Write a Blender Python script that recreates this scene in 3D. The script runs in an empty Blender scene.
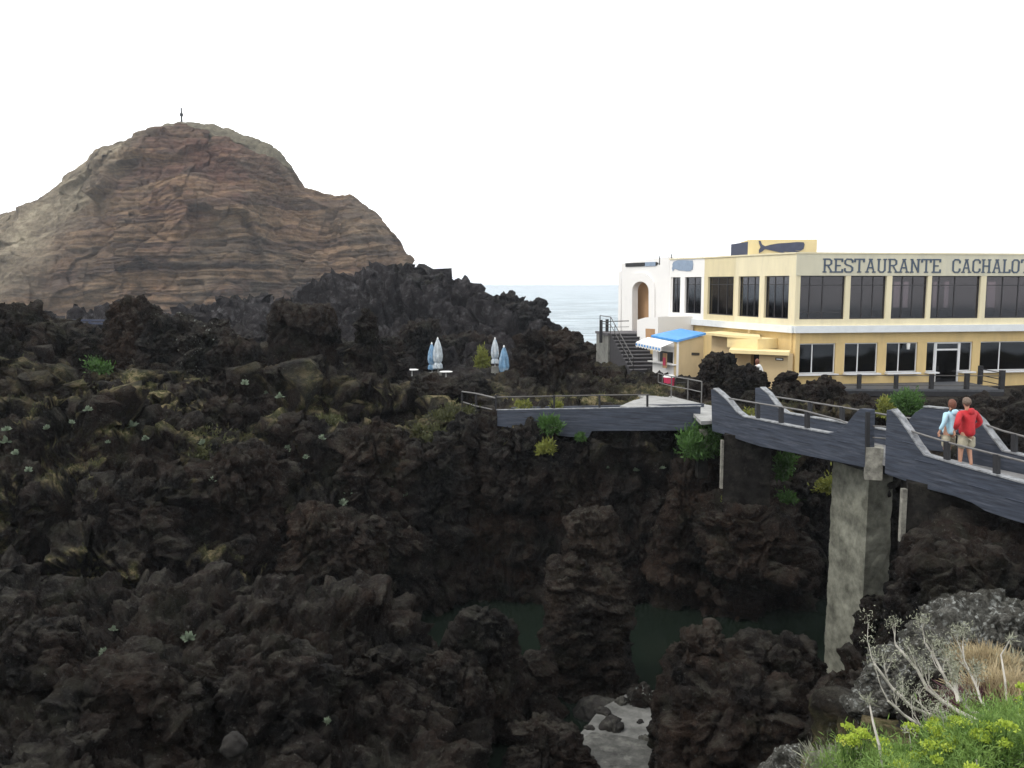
import bpy, bmesh, math, random
import numpy as np
from mathutils import Vector, Matrix
R = math.radians
rnd = random.Random(7)
sc = bpy.context.scene
col = sc.collection
# ------------------------------------------------------------------ camera geometry
F = 887.0
PITCH = math.atan(100.0 / F)
CP, SP = math.cos(PITCH), math.sin(PITCH)

def ray(px, py):
    cx = (px - 512) / F; cz = (384 - py) / F
    return Vector((cx, CP + cz * SP, -SP + cz * CP))
def W(px, py, Y):
    d = ray(px, py); return d * (Y / d.y)
def onz(px, py, z):
    d = ray(px, py); return d * (z / d.z)
def onplane(px, py, P0, P1):
    n = Vector((-(P1[1] - P0[1]), P1[0] - P0[0], 0))
    d = ray(px, py); t = (n.x * P0[0] + n.y * P0[1]) / (n.x * d.x + n.y * d.y)
    return d * t

# ------------------------------------------------------------------ noise (numpy)
_g = np.random.default_rng(3)
PERM = np.concatenate([_g.permutation(256)] * 3).astype(np.int32)
GR = _g.normal(size=(256, 3)).astype(np.float32); GR /= np.linalg.norm(GR, axis=1)[:, None]
RV = _g.random((256, 4)).astype(np.float32)
def perlin(p):
    i = np.floor(p).astype(np.int32); f = (p - i).astype(np.float32); i &= 255
    u = f * f * f * (f * (f * 6 - 15) + 10)
    out = np.zeros(len(p), np.float32)
    for dx in (0, 1):
        wx = u[:, 0] if dx else 1 - u[:, 0]
        for dy in (0, 1):
            wy = u[:, 1] if dy else 1 - u[:, 1]
            for dz in (0, 1):
                wz = u[:, 2] if dz else 1 - u[:, 2]
                h = PERM[PERM[PERM[(i[:, 0] + dx) & 255] + ((i[:, 1] + dy) & 255)] + ((i[:, 2] + dz) & 255)]
                g = GR[h]
                out += wx * wy * wz * (g[:, 0] * (f[:, 0] - dx) + g[:, 1] * (f[:, 1] - dy) + g[:, 2] * (f[:, 2] - dz))
    return out * 1.5
def fbm(p, o=4, gain=.5):
    a = 1.; s = np.zeros(len(p), np.float32)
    for k in range(o):
        s += a * perlin(p + 17.3 * k); p = p * 2.03; a *= gain
    return s
def ridged(p, o=4, gain=.55):
    a = 1.; s = np.zeros(len(p), np.float32)
    for k in range(o):
        s += a * (1 - 2 * np.abs(perlin(p + 11.7 * k))); p = p * 2.1; a *= gain
    return s
def worley(p, facet=False):
    i = np.floor(p).astype(np.int32); f = (p - i).astype(np.float32)
    F1 = np.full(len(p), 9., np.float32); F2 = F1.copy(); idr = np.zeros(len(p), np.float32); fac = np.zeros(len(p), np.float32)
    for dx in (-1, 0, 1):
        for dy in (-1, 0, 1):
            for dz in (-1, 0, 1):
                h = PERM[PERM[PERM[(i[:, 0] + dx) & 255] + ((i[:, 1] + dy) & 255)] + ((i[:, 2] + dz) & 255)]
                r = RV[h]
                v = np.array([dx, dy, dz], np.float32) + r[:, :3] - f
                d = np.sqrt((v * v).sum(1))
                m = d < F1
                F2 = np.where(m, F1, np.minimum(F2, d)); idr = np.where(m, r[:, 3], idr)
                if facet: fac = np.where(m, (v * GR[h]).sum(1), fac)
                F1 = np.where(m, d, F1)
    return (F1, F2, idr, fac) if facet else (F1, F2, idr)
def sstep(a, b, x):
    t = np.clip((x - a) / (b - a), 0, 1); return t * t * (3 - 2 * t)
def rockdisp(P, s=1.0, amp=1.0, fine=True, strat=0.0):
    """displacement in metres for blocky lava; s = size of the blocks in metres"""
    q = P / s
    w = np.stack([perlin(q * .9 + 5), perlin(q * .9 + 31), perlin(q * .9 + 77)], 1) * .4
    w += np.stack([perlin(q * 4.1 + 5), perlin(q * 4.1 + 31), perlin(q * 4.1 + 77)], 1) * .07
    a = (q + w) * np.array([1, 1, .8 + strat], np.float32)
    F1, F2, idr, fc = worley(a, True)
    d = .32 * (idr - .5) - .12 * np.exp(-(F2 - F1) / .05) + .55 * fc
    G1, G2, gid, gf = worley(a * 2.7 + 9, True)
    d += .15 * (gid - .5) - .07 * np.exp(-(G2 - G1) / .05) + .18 * gf
    r5 = ridged((q + w * .5) * 1.15, 5, .58); d += .27 * (r5 - .6)
    if strat < .1:
        C1, C2, cid = worley((q + w * .7) * np.array([1.25, 1.25, .30], np.float32) + 21)
        d -= .38 * np.exp(-(C2 - C1) / .035); d += .26 * (cid - .5)
    else:
        C1, C2, cid = worley((q + w * .5) * np.array([.8, .8, 3.2], np.float32) + 21)
        d -= .16 * np.exp(-(C2 - C1) / .06); d += .16 * (cid - .5)
    if fine:
        H1, H2, hid, hf = worley(a * 7.1 + 3, True)
        d += .06 * (hid - .5) + .09 * hf
        d += .075 * ridged(q * 8, 3, .65)
    return d * s * amp * .8

# ------------------------------------------------------------------ object helpers
ORG = {}
def mesh_np(name, V, Fc, smooth=False):
    """V (n,3), Fc (m,k) uniform polygons"""
    me = bpy.data.meshes.new(name)
    V = np.asarray(V, np.float32); Fc = np.asarray(Fc, np.int32)
    me.vertices.add(len(V)); me.vertices.foreach_set('co', V.ravel())
    k = Fc.shape[1]; me.loops.add(Fc.size); me.loops.foreach_set('vertex_index', Fc.ravel())
    me.polygons.add(len(Fc)); me.polygons.foreach_set('loop_start', np.arange(0, Fc.size, k, dtype=np.int32))
    try: me.polygons.foreach_set('loop_total', np.full(len(Fc), k, np.int32))
    except Exception: pass
    if smooth: me.polygons.foreach_set('use_smooth', np.ones(len(Fc), bool))
    me.update(calc_edges=True); me.validate()
    return me
def link(name, me, mat, parent=None, origin=None):
    o = bpy.data.objects.new(name, me); col.objects.link(o)
    if mat: me.materials.append(mat)
    if parent is not None:
        o.parent = parent; ORG[o] = ORG[parent]
    else:
        ORG[o] = Vector(origin or (0, 0, 0)); o.location = ORG[o]
    return o
def tag(o, label=None, cat=None, group=None, kind=None):
    if label: o['label'] = label
    if cat: o['category'] = cat
    if group: o['group'] = group
    if kind: o['kind'] = kind
    return o
def thing(name, loc, label, cat, group=None):
    o = bpy.data.objects.new(name, None); col.objects.link(o); o.location = loc; ORG[o] = Vector(loc)
    return tag(o, label, cat, group)
class MB:
    def __init__(s): s.v = []; s.f = []
    def add(s, vs, fs):
        b = len(s.v); s.v += [Vector(v) for v in vs]; s.f += [tuple(b + i for i in f) for f in fs]; return s
    def box(s, a, b):
        x0, y0, z0 = a; x1, y1, z1 = b
        return s.add([(x0, y0, z0), (x1, y0, z0), (x1, y1, z0), (x0, y1, z0), (x0, y0, z1), (x1, y0, z1), (x1, y1, z1), (x0, y1, z1)],
              [(0, 3, 2, 1), (4, 5, 6, 7), (0, 1, 5, 4), (1, 2, 6, 5), (2, 3, 7, 6), (3, 0, 4, 7)])
    def hexa(s, A, B, t, z0, z1, off=0.0):
        """wall box along plan line A->B; depth t to the far side (left normal), shifted by off"""
        d = Vector((B[0] - A[0], B[1] - A[1])); d.normalize(); n = Vector((-d.y, d.x))
        a0 = Vector(A[:2]) + n * off; b0 = Vector(B[:2]) + n * off; a1 = a0 + n * t; b1 = b0 + n * t
        return s.add([(a0.x, a0.y, z0), (b0.x, b0.y, z0), (b1.x, b1.y, z0), (a1.x, a1.y, z0), (a0.x, a0.y, z1), (b0.x, b0.y, z1), (b1.x, b1.y, z1), (a1.x, a1.y, z1)],
              [(0, 3, 2, 1), (4, 5, 6, 7), (0, 1, 5, 4), (1, 2, 6, 5), (2, 3, 7, 6), (3, 0, 4, 7)])
    def poly(s, pts, ext):
        """closed planar outline extruded by vector ext"""
        n = len(pts); e = Vector(ext)
        vs = [Vector(p) for p in pts] + [Vector(p) + e for p in pts]
        return s.add(vs, [tuple(range(n)), tuple(reversed(range(n, 2 * n)))] + [(i, n + i, n + (i + 1) % n, (i + 1) % n) for i in range(n)])
    def tube(s, pts, r, n=8, caps=True):
        pts = [Vector(p) for p in pts]; rr = r if isinstance(r, (list, tuple)) else [r] * len(pts)
        b = len(s.v); up = Vector((0, 0, 1))
        for k, p in enumerate(pts):
            t = (pts[min(k + 1, len(pts) - 1)] - pts[max(k - 1, 0)]).normalized()
            a = t.cross(up)
            if a.length < .05: a = t.cross(Vector((1, 0, 0)))
            a.normalize(); c = a.cross(t)
            for j in range(n):
                an = 2 * math.pi * j / n; s.v.append(p + (a * math.cos(an) + c * math.sin(an)) * rr[k])
        for k in range(len(pts) - 1):
            for j in range(n):
                s.f.append((b + k * n + j, b + k * n + (j + 1) % n, b + (k + 1) * n + (j + 1) % n, b + (k + 1) * n + j))
        if caps:
            s.f.append(tuple(b + j for j in reversed(range(n)))); s.f.append(tuple(b + (len(pts) - 1) * n + j for j in range(n)))
        return s
    def beam(s, A, B, w, h):
        A = Vector(A); B = Vector(B); t = (B - A).normalized(); a = t.cross(Vector((0, 0, 1)))
        if a.length < .05: a = Vector((1, 0, 0))
        a.normalize(); c = a.cross(t)
        vs = []
        for P in (A, B):
            for i, j in ((-1, -1), (1, -1), (1, 1), (-1, 1)): vs.append(P + a * i * w / 2 + c * j * h / 2)
        return s.add(vs, [(3, 2, 1, 0), (4, 5, 6, 7), (0, 1, 5, 4), (1, 2, 6, 5), (2, 3, 7, 6), (3, 0, 4, 7)])
    def build(s, name, mat, parent=None, origin=None, bevel=0, smooth=False):
        o_ = ORG[parent] if parent is not None else Vector(origin or (0, 0, 0))
        me = bpy.data.meshes.new(name); me.from_pydata([tuple(v - o_) for v in s.v], [], s.f)
        bm = bmesh.new(); bm.from_mesh(me); bmesh.ops.recalc_face_normals(bm, faces=bm.faces)
        bm.to_mesh(me); bm.free()
        if smooth: me.polygons.foreach_set('use_smooth', [True] * len(me.polygons))
        me.update(); o = link(name, me, mat, parent, origin)
        if bevel:
            m = o.modifiers.new('bevel', 'BEVEL'); m.width = bevel; m.segments = 2; m.limit_method = 'ANGLE'
        return o

# ------------------------------------------------------------------ materials
def newmat(name):
    m = bpy.data.materials.new(name); m.use_nodes = True; nt = m.node_tree
    return m, nt, nt.nodes['Principled BSDF']
def N(nt, t, **k):
    n = nt.nodes.new(t)
    for a, b in k.items():
        if a in n.inputs.keys() if hasattr(n.inputs, 'keys') else False: n.inputs[a].default_value = b
        else: setattr(n, a, b)
    return n
def noise(nt, vec, scale, detail=6, rough=.6, dist=0):
    n = nt.nodes.new('ShaderNodeTexNoise'); n.inputs['Scale'].default_value = scale; n.inputs['Detail'].default_value = detail
    n.inputs['Roughness'].default_value = rough; n.inputs['Distortion'].default_value = dist
    if vec is not None: nt.links.new(vec, n.inputs['Vector'])
    return n.outputs['Fac']
def ramp(nt, fac, stops, interp='LINEAR'):
    r = nt.nodes.new('ShaderNodeValToRGB'); r.color_ramp.interpolation = interp
    while len(r.color_ramp.elements) < len(stops): r.color_ramp.elements.new(.5)
    for e, (p, c) in zip(r.color_ramp.elements, stops):
        e.position = p; e.color = (c, c, c, 1) if isinstance(c, (int, float)) else (*c, 1)
    nt.links.new(fac, r.inputs[0]); return r.outputs[0]
def mix(nt, fac, a, b, mode='MIX'):
    m = nt.nodes.new('ShaderNodeMix'); m.data_type = 'RGBA'; m.blend_type = mode
    for s, v in ((0, fac), (6, a), (7, b)):
        if isinstance(v, (int, float)): m.inputs[s].default_value = v if s == 0 else (v, v, v, 1)
        elif isinstance(v, tuple): m.inputs[s].default_value = (*v, 1)
        else: nt.links.new(v, m.inputs[s])
    return m.outputs[2]
def math_(nt, op, a, b=0.0, clamp=False):
    m = nt.nodes.new('ShaderNodeMath'); m.operation = op; m.use_clamp = clamp
    for s, v in ((0, a), (1, b)):
        if isinstance(v, (int, float)): m.inputs[s].default_value = v
        else: nt.links.new(v, m.inputs[s])
    return m.outputs[0]
def pos(nt): return nt.nodes.new('ShaderNodeNewGeometry').outputs['Position']
def mapping(nt, vec, scale=(1, 1, 1), rot=(0, 0, 0)):
    m = nt.nodes.new('ShaderNodeMapping'); m.inputs['Scale'].default_value = scale; m.inputs['Rotation'].default_value = rot
    nt.links.new(vec, m.inputs['Vector']); return m.outputs[0]
def bump(nt, bs, h, strength, dist, prev=None):
    b = nt.nodes.new('ShaderNodeBump'); b.inputs['Strength'].default_value = strength; b.inputs['Distance'].default_value = dist
    nt.links.new(h, b.inputs['Height'])
    if prev is not None: nt.links.new(prev, b.inputs['Normal'])
    if bs is not None: nt.links.new(b.outputs[0], bs.inputs['Normal'])
    return b.outputs[0]
def upz(nt):
    g = nt.nodes.new('ShaderNodeNewGeometry'); s = nt.nodes.new('ShaderNodeSeparateXYZ'); nt.links.new(g.outputs['Normal'], s.inputs[0]); return s.outputs['Z']

def n_col(nt, vec, scale):
    n = nt.nodes.new('ShaderNodeTexNoise'); n.inputs['Scale'].default_value = scale; n.inputs['Detail'].default_value = 4; nt.links.new(vec, n.inputs['Vector']); return n.outputs[1]
def rock_mat(name, dark=(.0055, .005, .0052), brown=(.027, .0175, .013), grey=(.034, .032, .029), lichen=.0, veg=False, bsc=1.0, lich_col=(.34, .36, .33)):
    m, nt, bs = newmat(name); p = pos(nt)
    n1 = noise(nt, p, .55 / bsc, 5, .65); n2 = noise(nt, p, 3.1 / bsc, 6, .7); n3 = noise(nt, p, 14 / bsc, 5, .7)
    c = mix(nt, ramp(nt, n1, [(.38, 0), (.62, 1)]), dark, brown)
    c = mix(nt, ramp(nt, n2, [(.45, 0), (.75, .75)]), c, grey)
    c = mix(nt, 1.0, c, ramp(nt, n3, [(.3, .35), (.68, 1.6)]), 'MULTIPLY')
    # dusty greenish-grey crust on upward faces, paled further to paint sunlit tops
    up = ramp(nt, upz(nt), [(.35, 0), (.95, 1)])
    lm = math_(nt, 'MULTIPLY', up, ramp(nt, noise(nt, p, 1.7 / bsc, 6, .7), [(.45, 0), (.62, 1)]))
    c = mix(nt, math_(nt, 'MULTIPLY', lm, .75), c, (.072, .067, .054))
    c = mix(nt, ramp(nt, noise(nt, p, .8 / bsc, 6, .7), [(.52, 0), (.66, .6)]), c, (.019, .021, .012))
    c = mix(nt, ramp(nt, noise(nt, p, 9 / bsc, 4, .8), [(.60, 0), (.68, .85)]), c, (.115, .11, .098))
    if lichen > 0:
        v = nt.nodes.new('ShaderNodeTexVoronoi'); v.inputs['Scale'].default_value = 8 / bsc; v.inputs['Randomness'].default_value = 1
        nt.links.new(mix(nt, .25, p, nt.nodes.new('ShaderNodeTexNoise').outputs[1]), v.inputs['Vector'])
        sp = ramp(nt, math_(nt, 'ADD', v.outputs['Distance'], math_(nt, 'MULTIPLY', noise(nt, p, 16 / bsc, 5, .8), 1.1)), [(.72, 1), (.92, 0)])
        sel = ramp(nt, noise(nt, p, 2.2 / bsc, 5, .65), [(.62 - .3 * lichen, 0), (.70 - .3 * lichen, 1)])
        lf = math_(nt, 'MULTIPLY', math_(nt, 'MULTIPLY', sp, sel), ramp(nt, noise(nt, p, 30, 4, .7), [(.3, .3), (.6, 1)]))
        c = mix(nt, lf, c, lich_col)
    if veg:
        a = nt.nodes.new('ShaderNodeAttribute'); a.attribute_name = 'veg'
        gcol = ramp(nt, noise(nt, p, 2.3, 5, .7), [(.34, (.016, .019, .010)), (.48, (.085, .085, .032)), (.58, (.27, .22, .12))])
        c = mix(nt, a.outputs['Fac'], c, gcol)
        af = nt.nodes.new('ShaderNodeAttribute'); af.attribute_name = 'dry'  # 'dry' is the mask of far ground painted haze-pale
        haze_tone = ramp(nt, noise(nt, p, .9, 7, .75), [(.36, (.011, .010, .012)), (.54, (.034, .030, .031)), (.68, (.12, .118, .122))])  # far ground paled with distance, haze painted into its colour
        c = mix(nt, af.outputs['Fac'], c, haze_tone)
        # scattered pale lichen specks
        sp2 = ramp(nt, noise(nt, p, 5.5, 6, .75), [(.70, 0), (.76, .7)])
        c = mix(nt, sp2, c, (.17, .17, .14))
    nt.links.new(c, bs.inputs['Base Color']); bs.inputs['Roughness'].default_value = .95
    bs.inputs['Specular IOR Level'].default_value = .15
    vc = nt.nodes.new('ShaderNodeTexVoronoi'); vc.feature = 'DISTANCE_TO_EDGE'; vc.inputs['Scale'].default_value = 5.5 / bsc; nt.links.new(mix(nt, .12, p, n_col(nt, p, 3)), vc.inputs['Vector'])
    b0 = bump(nt, None, ramp(nt, vc.outputs['Distance'], [(0, 0), (.12, 1)]), .8, .06 * bsc)
    b1 = bump(nt, None, noise(nt, p, 4 / bsc, 9, .8), 1.0, .30 * bsc, b0)
    bump(nt, bs, n3, .8, .03 * bsc, b1)
    return m
def plain(name, c, rough=.6, var=.12, sc_=3.0, bmp=.0, metallic=0, spec=.4, dirt=None, stretch=(1, 1, 1)):
    m, nt, bs = newmat(name); p = pos(nt)
    if stretch != (1, 1, 1): p = mapping(nt, p, stretch)
    n = noise(nt, p, sc_, 6, .65)
    cc = mix(nt, 1.0, c, ramp(nt, n, [(.25, 1 - var * 1.6), (.7, 1 + var * .5)]), 'MULTIPLY')
    if dirt:
        dm = ramp(nt, noise(nt, p, sc_ * .7 + .3, 7, .7), [(.5, 0), (.72, dirt[1])]); cc = mix(nt, dm, cc, dirt[0])
    nt.links.new(cc, bs.inputs['Base Color']); bs.inputs['Roughness'].default_value = rough; bs.inputs['Metallic'].default_value = metallic
    bs.inputs['Specular IOR Level'].default_value = spec
    if bmp: bump(nt, bs, noise(nt, p, sc_ * 6, 6, .7), .6, bmp)
    return m

M = {}
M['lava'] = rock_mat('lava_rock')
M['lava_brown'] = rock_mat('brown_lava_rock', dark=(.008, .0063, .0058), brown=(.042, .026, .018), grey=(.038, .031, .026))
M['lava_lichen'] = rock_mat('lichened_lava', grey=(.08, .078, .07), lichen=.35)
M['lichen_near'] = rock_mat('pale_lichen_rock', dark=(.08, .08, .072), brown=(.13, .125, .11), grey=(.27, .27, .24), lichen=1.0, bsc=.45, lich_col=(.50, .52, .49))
M['lava_far'] = rock_mat('distant_lava', dark=(.014, .013, .015), brown=(.032, .027, .027), grey=(.085, .085, .09), bsc=1.6)  # lava tones paled to paint haze onto distant rocks
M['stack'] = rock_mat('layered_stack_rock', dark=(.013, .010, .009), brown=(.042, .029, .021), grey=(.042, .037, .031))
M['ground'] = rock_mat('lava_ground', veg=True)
M['boulder'] = plain('weathered_boulder', (.030, .028, .026), .95, .5, 2.5, .02, spec=.15, dirt=((.12, .12, .10), .6))
M['paint'] = plain('slate_blue_painted_boards', (.038, .047, .068), .7, .45, 2.6, .006, dirt=((.11, .12, .145), .6), stretch=(.5, .5, 7))
M['deckc'] = plain('grey_deck_concrete', (.20, .20, .20), .85, .3, 3, .01, dirt=((.10, .10, .10), .7))
M['seam'] = plain('scuffed_board_seam', (.085, .10, .14), .7, .3, 4)
M['cap'] = plain('worn_pale_coping', (.26, .27, .28), .7, .5, 6, .004, dirt=((.09, .10, .12), .85))
M['darkwood'] = plain('dark_wood_post', (.020, .020, .023), .7, .3, 6)
M['rail'] = plain('weathered_handrail', (.075, .07, .065), .5, .3, 5)
M['railw'] = plain('pale_handrail', (.13, .125, .12), .45, .3, 5)
M['concrete'] = plain('weathered_concrete', (.19, .19, .17), .9, .35, 2.5, .02, dirt=((.07, .07, .06), .8))
M['path'] = plain('concrete_path', (.30, .30, .29), .9, .25, 2, .01, dirt=((.14, .14, .12), .6))
M['wetwood'] = plain('grey_terrace_boards', (.075, .08, .09), .55, .3, 4, stretch=(1, 9, 1))
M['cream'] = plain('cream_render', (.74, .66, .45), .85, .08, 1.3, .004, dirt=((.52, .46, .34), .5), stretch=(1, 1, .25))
M['cream_shade'] = plain('shaded_cream_render', (.68, .59, .37), .85, .08, 1.3, .004, dirt=((.48, .41, .28), .5), stretch=(1, 1, .25))  # darker copy of the cream, paints the shading of one side wall
M['parapet'] = plain('grey_cream_parapet', (.61, .575, .44), .85, .09, 1.3, .004, dirt=((.43, .42, .37), .6), stretch=(1, 1, .25))
M['white'] = plain('white_render', (.82, .80, .77), .8, .06, 1, .003, dirt=((.6, .58, .53), .3))
M['yellow'] = plain('ochre_yellow_render', (.66, .49, .23), .85, .1, 1.3, .004, dirt=((.48, .36, .19), .6), stretch=(1, 1, .3))
M['yellow_pale'] = plain('pale_yellow_render', (.78, .64, .34), .85, .07, .9, .004, dirt=((.55, .45, .28), .35))
M['tan'] = plain('tan_render', (.55, .42, .24), .85, .08, 1.2, .004)
M['arch'] = plain('terracotta_niche', (.42, .25, .13), .85, .12, 1.2)
M['trimw'] = plain('trim_white_paint', (.70, .73, .74), .6, .08, 2)
M['letters'] = plain('blue_grey_letter_paint', (.075, .10, .14), .7, .12, 4)
M['whale'] = plain('whale_silhouette_paint', (.075, .085, .13), .7, .15, 4)
M['whale_pale'] = plain('pale_blue_whale_paint', (.26, .33, .43), .7, .15, 4)
M['frame_dark'] = plain('dark_window_frame', (.03, .027, .03), .4, .1, 4)
M['frame_white'] = plain('white_window_frame', (.7, .7, .7), .4, .05, 4)
M['blueroof'] = plain('bright_blue_roof', (.05, .27, .66), .5, .10, 2, dirt=((.16, .40, .72), .5))
M['black'] = plain('black_paint', (.018, .018, .02), .5, .1, 4)
M['step'] = plain('dark_stair_tread', (.10, .095, .10), .8, .2, 4)
M['riser'] = plain('darker_riser', (.035, .033, .036), .8, .2, 4)
M['navy'] = plain('navy_panel', (.04, .05, .09), .6, .1, 4)
M['interior'] = plain('dim_interior_plaster', (.07, .055, .05), .9, .2, 1)
M['pink'] = plain('pink_red_plastic', (.60, .05, .12), .45, .15, 8)
M['water_pool'], nt, bs = newmat('dark_green_tidal_water')
bs.inputs['Base Color'].default_value = (.009, .0145, .010, 1); bs.inputs['Roughness'].default_value = .12; bs.inputs['Specular IOR Level'].default_value = .45
bump(nt, bs, noise(nt, pos(nt), 2.2, 4, .6), .25, .05)
M['sea'], nt, bs = newmat('open_sea')
p = pos(nt)
foam = ramp(nt, noise(nt, mapping(nt, p, (.03, .09, 1)), 1.0, 8, .75), [(.60, 0), (.72, .8)])
nt.links.new(mix(nt, foam, ramp(nt, noise(nt, mapping(nt, p, (.05, .22, 1)), 1.0, 7, .75), [(.40, (.10, .15, .18)), (.58, (.42, .50, .54))]), (.80, .83, .84)), bs.inputs['Base Color']); bs.inputs['Specular IOR Level'].default_value = .18
bs.inputs['Roughness'].default_value = .34
b1 = bump(nt, None, noise(nt, mapping(nt, p, (.16, .34, 1)), 1.0, 8, .7), 1.0, 1.6)
bump(nt, bs, noise(nt, mapping(nt, p, (.5, 1.2, 1)), 1.0, 6, .7), .8, .5, b1)
# tinted glass: half see-through, half mirror
def glass(name, tint, mirror):
    m, nt, bs = newmat(name); out = nt.nodes['Material Output']
    t = nt.nodes.new('ShaderNodeBsdfTransparent'); t.inputs[0].default_value = (*tint, 1)
    g = nt.nodes.new('ShaderNodeBsdfGlossy'); g.inputs['Roughness'].default_value = .06; g.inputs[0].default_value = (.9, .9, .95, 1)
    fr = nt.nodes.new('ShaderNodeFresnel'); fr.inputs[0].default_value = 1.5
    f = math_(nt, 'ADD', fr.outputs[0], mirror, True)
    ms = nt.nodes.new('ShaderNodeMixShader'); nt.links.new(f, ms.inputs[0]); nt.links.new(t.outputs[0], ms.inputs[1]); nt.links.new(g.outputs[0], ms.inputs[2])
    nt.links.new(ms.outputs[0], out.inputs[0]); return m
M['glass'] = glass('smoked_glass', (.30, .25, .26), .015)
M['glass_dark'] = glass('dark_glass', (.14, .13, .15), .02)
M['glass_side'] = glass('side_glass', (.30, .27, .30), .06)
M['concrete_dark'] = plain('damp_concrete', (.075, .075, .068), .9, .5, 3, .03, dirt=((.19, .19, .17), .7))
M['poolfloor'] = plain('grey_pool_concrete', (.15, .15, .14), .9, .45, 2.2, .02, dirt=((.06, .06, .055), .8))
def leafmat(name, c1, c2, c3=None, sc_=6):
    m, nt, bs = newmat(name); p = pos(nt)
    st = [(.3, c1), (.6, c2)] + ([(.75, c3)] if c3 else [])
    nt.links.new(ramp(nt, noise(nt, p, sc_, 4, .6), st), bs.inputs['Base Color']); bs.inputs['Roughness'].default_value = .6
    bs.inputs['Specular IOR Level'].default_value = .25
    try: bs.inputs['Subsurface Weight'].default_value = 0
    except Exception: pass
    out = nt.nodes['Material Output']; tr = nt.nodes.new('ShaderNodeBsdfTranslucent'); tr.inputs[0].default_value = (*c2, 1)
    ms = nt.nodes.new('ShaderNodeMixShader'); ms.inputs[0].default_value = .25
    nt.links.new(bs.outputs[0], ms.inputs[1]); nt.links.new(tr.outputs[0], ms.inputs[2]); nt.links.new(ms.outputs[0], out.inputs[0]); return m
M['green'] = leafmat('fresh_green_leaves', (.025, .060, .016), (.075, .155, .036))
M['olive'] = leafmat('olive_scrub_leaves', (.028, .032, .014), (.075, .08, .03), (.18, .15, .07), 2.5)
M['yellowgreen'] = leafmat('yellow_green_leaves', (.07, .10, .02), (.20, .21, .04))
M['samphire'] = leafmat('bright_samphire_leaves', (.07, .15, .035), (.21, .32, .08), (.31, .40, .11), 9)
M['umbel'] = leafmat('yellow_green_umbels', (.24, .34, .04), (.44, .54, .08), (.62, .58, .14), 9)
M['paleplant'] = leafmat('pale_grey_green_succulent', (.10, .14, .09), (.23, .28, .20))
M['drygrass'] = leafmat('dry_straw', (.22, .17, .10), (.46, .38, .23))
M['bark'] = plain('bleached_bark', (.55, .52, .46), .8, .35, 12)
M['twig'] = plain('grey_twig', (.30, .31, .23), .85, .35, 20)
M['purple'] = leafmat('purple_brown_flowers', (.07, .03, .04), (.16, .07, .09))
M['umb_b'] = plain('faded_blue_canvas', (.16, .30, .46), .8, .35, 5, dirt=((.55, .62, .66), .8), stretch=(1, 1, .6))
M['umb_w'] = plain('pale_canvas', (.50, .55, .58), .8, .3, 6, dirt=((.17, .28, .42), .9), stretch=(1, 1, .6))
M['plastic_w'] = plain('white_plastic', (.75, .75, .73), .5, .08, 6)
M['skin'] = plain('sunned_skin', (.50, .27, .18), .6, .08, 15)
M['hair_red'] = plain('auburn_hair', (.16, .06, .035), .7, .4, 40)
M['hair_grey'] = plain('greying_brown_hair', (.17, .12, .09), .7, .4, 40)
M['jacket_blue'] = plain('pale_blue_jacket_cloth', (.42, .65, .76), .75, .15, 9, .01)
M['jacket_red'] = plain('red_jacket_cloth', (.50, .022, .03), .7, .2, 9, .01)
M['khaki'] = plain('khaki_cloth', (.42, .38, .28), .85, .15, 12, .008)
M['shoe'] = plain('brown_shoe', (.12, .08, .06), .7, .2, 10)
M['denim'] = plain('dark_trouser_cloth', (.05, .05, .07), .85, .15, 12)
# ------------------------------------------------------------------ terrain
WATER = -11.5
def ctl(rows):
    out = []
    for r in rows:
        if len(r) == 3: w = W(*r); out.append((w.x, w.y, w.z))
        else: out.append(r[:3])
    return np.array(out, np.float32)
FAR = ctl([(-40, 425, 31), (0, 425, 31), (60, 412, 32), (120, 388, 36), (180, 383, 37), (250, 420, 33), (300, 402, 36), (345, 430, 34), (400, 432, 34), (450, 432, 33.5),
    (250, 388, 43), (150, 368, 46), (60, 364, 46), (0, 368, 46), (210, 395, 41), (300, 392, 44), (100, 375, 42), (30, 382, 41), (0, 350, 62), (100, 346, 72), (200, 354, 62), (300, 356, 60), (360, 372, 55), (400, 384, 56), (440, 383, 62),
    (500, 388, 60), (510, 398, 50), (460, 402, 40), (430, 408, 37), (520, 405, 36), (580, 400, 38), (620, 388, 40), (640, 372, 50), (605, 366, 60), (575, 362, 60), (560, 375, 52), (480, 390, 54), (430, 392, 52),
    (6.2, 36, -4.68), (7, 32, -4.7), (8.5, 36, -4.85), (5, 33.5, -4.85), (3, 33.5, -5.0), (1, 33.5, -5.0), (10, 38, -5.3), (13, 37, -5.7), (16, 36, -5.8), (21, 37, -5.7), (26, 36, -5.6), (12, 34.5, -5.7), (15, 39, -5.7), (18, 39.5, -5.7), (22, 39, -5.7),
    (12, 45, -5.1), (16, 50, -5.2), (24, 50, -5.2), (34, 45, -5), (9, 47, -5.2), (7.5, 52, -5.3),
    (0, 338, 90), (100, 336, 95), (165, 328, 100), (210, 322, 100), (250, 324, 104), (300, 320, 100), (330, 303, 100), (370, 287, 98), (400, 281, 95), (440, 294, 92), (480, 310, 88), (520, 312, 84), (540, 326, 80), (552, 350, 78),
    (440, 352, 78), (380, 340, 80), (300, 338, 80), (500, 352, 74), (350, 355, 68)])
def idw(C, X, Y):
    num = np.zeros_like(X); den = np.zeros_like(X)
    for cx, cy, cz in C:
        d2 = ((X - cx) ** 2 + (Y - cy) ** 2) / (.02 * cy) ** 2
        w = 1 / (d2 + .15) ** 2
        num += w * cz; den += w
    return num / den
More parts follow.
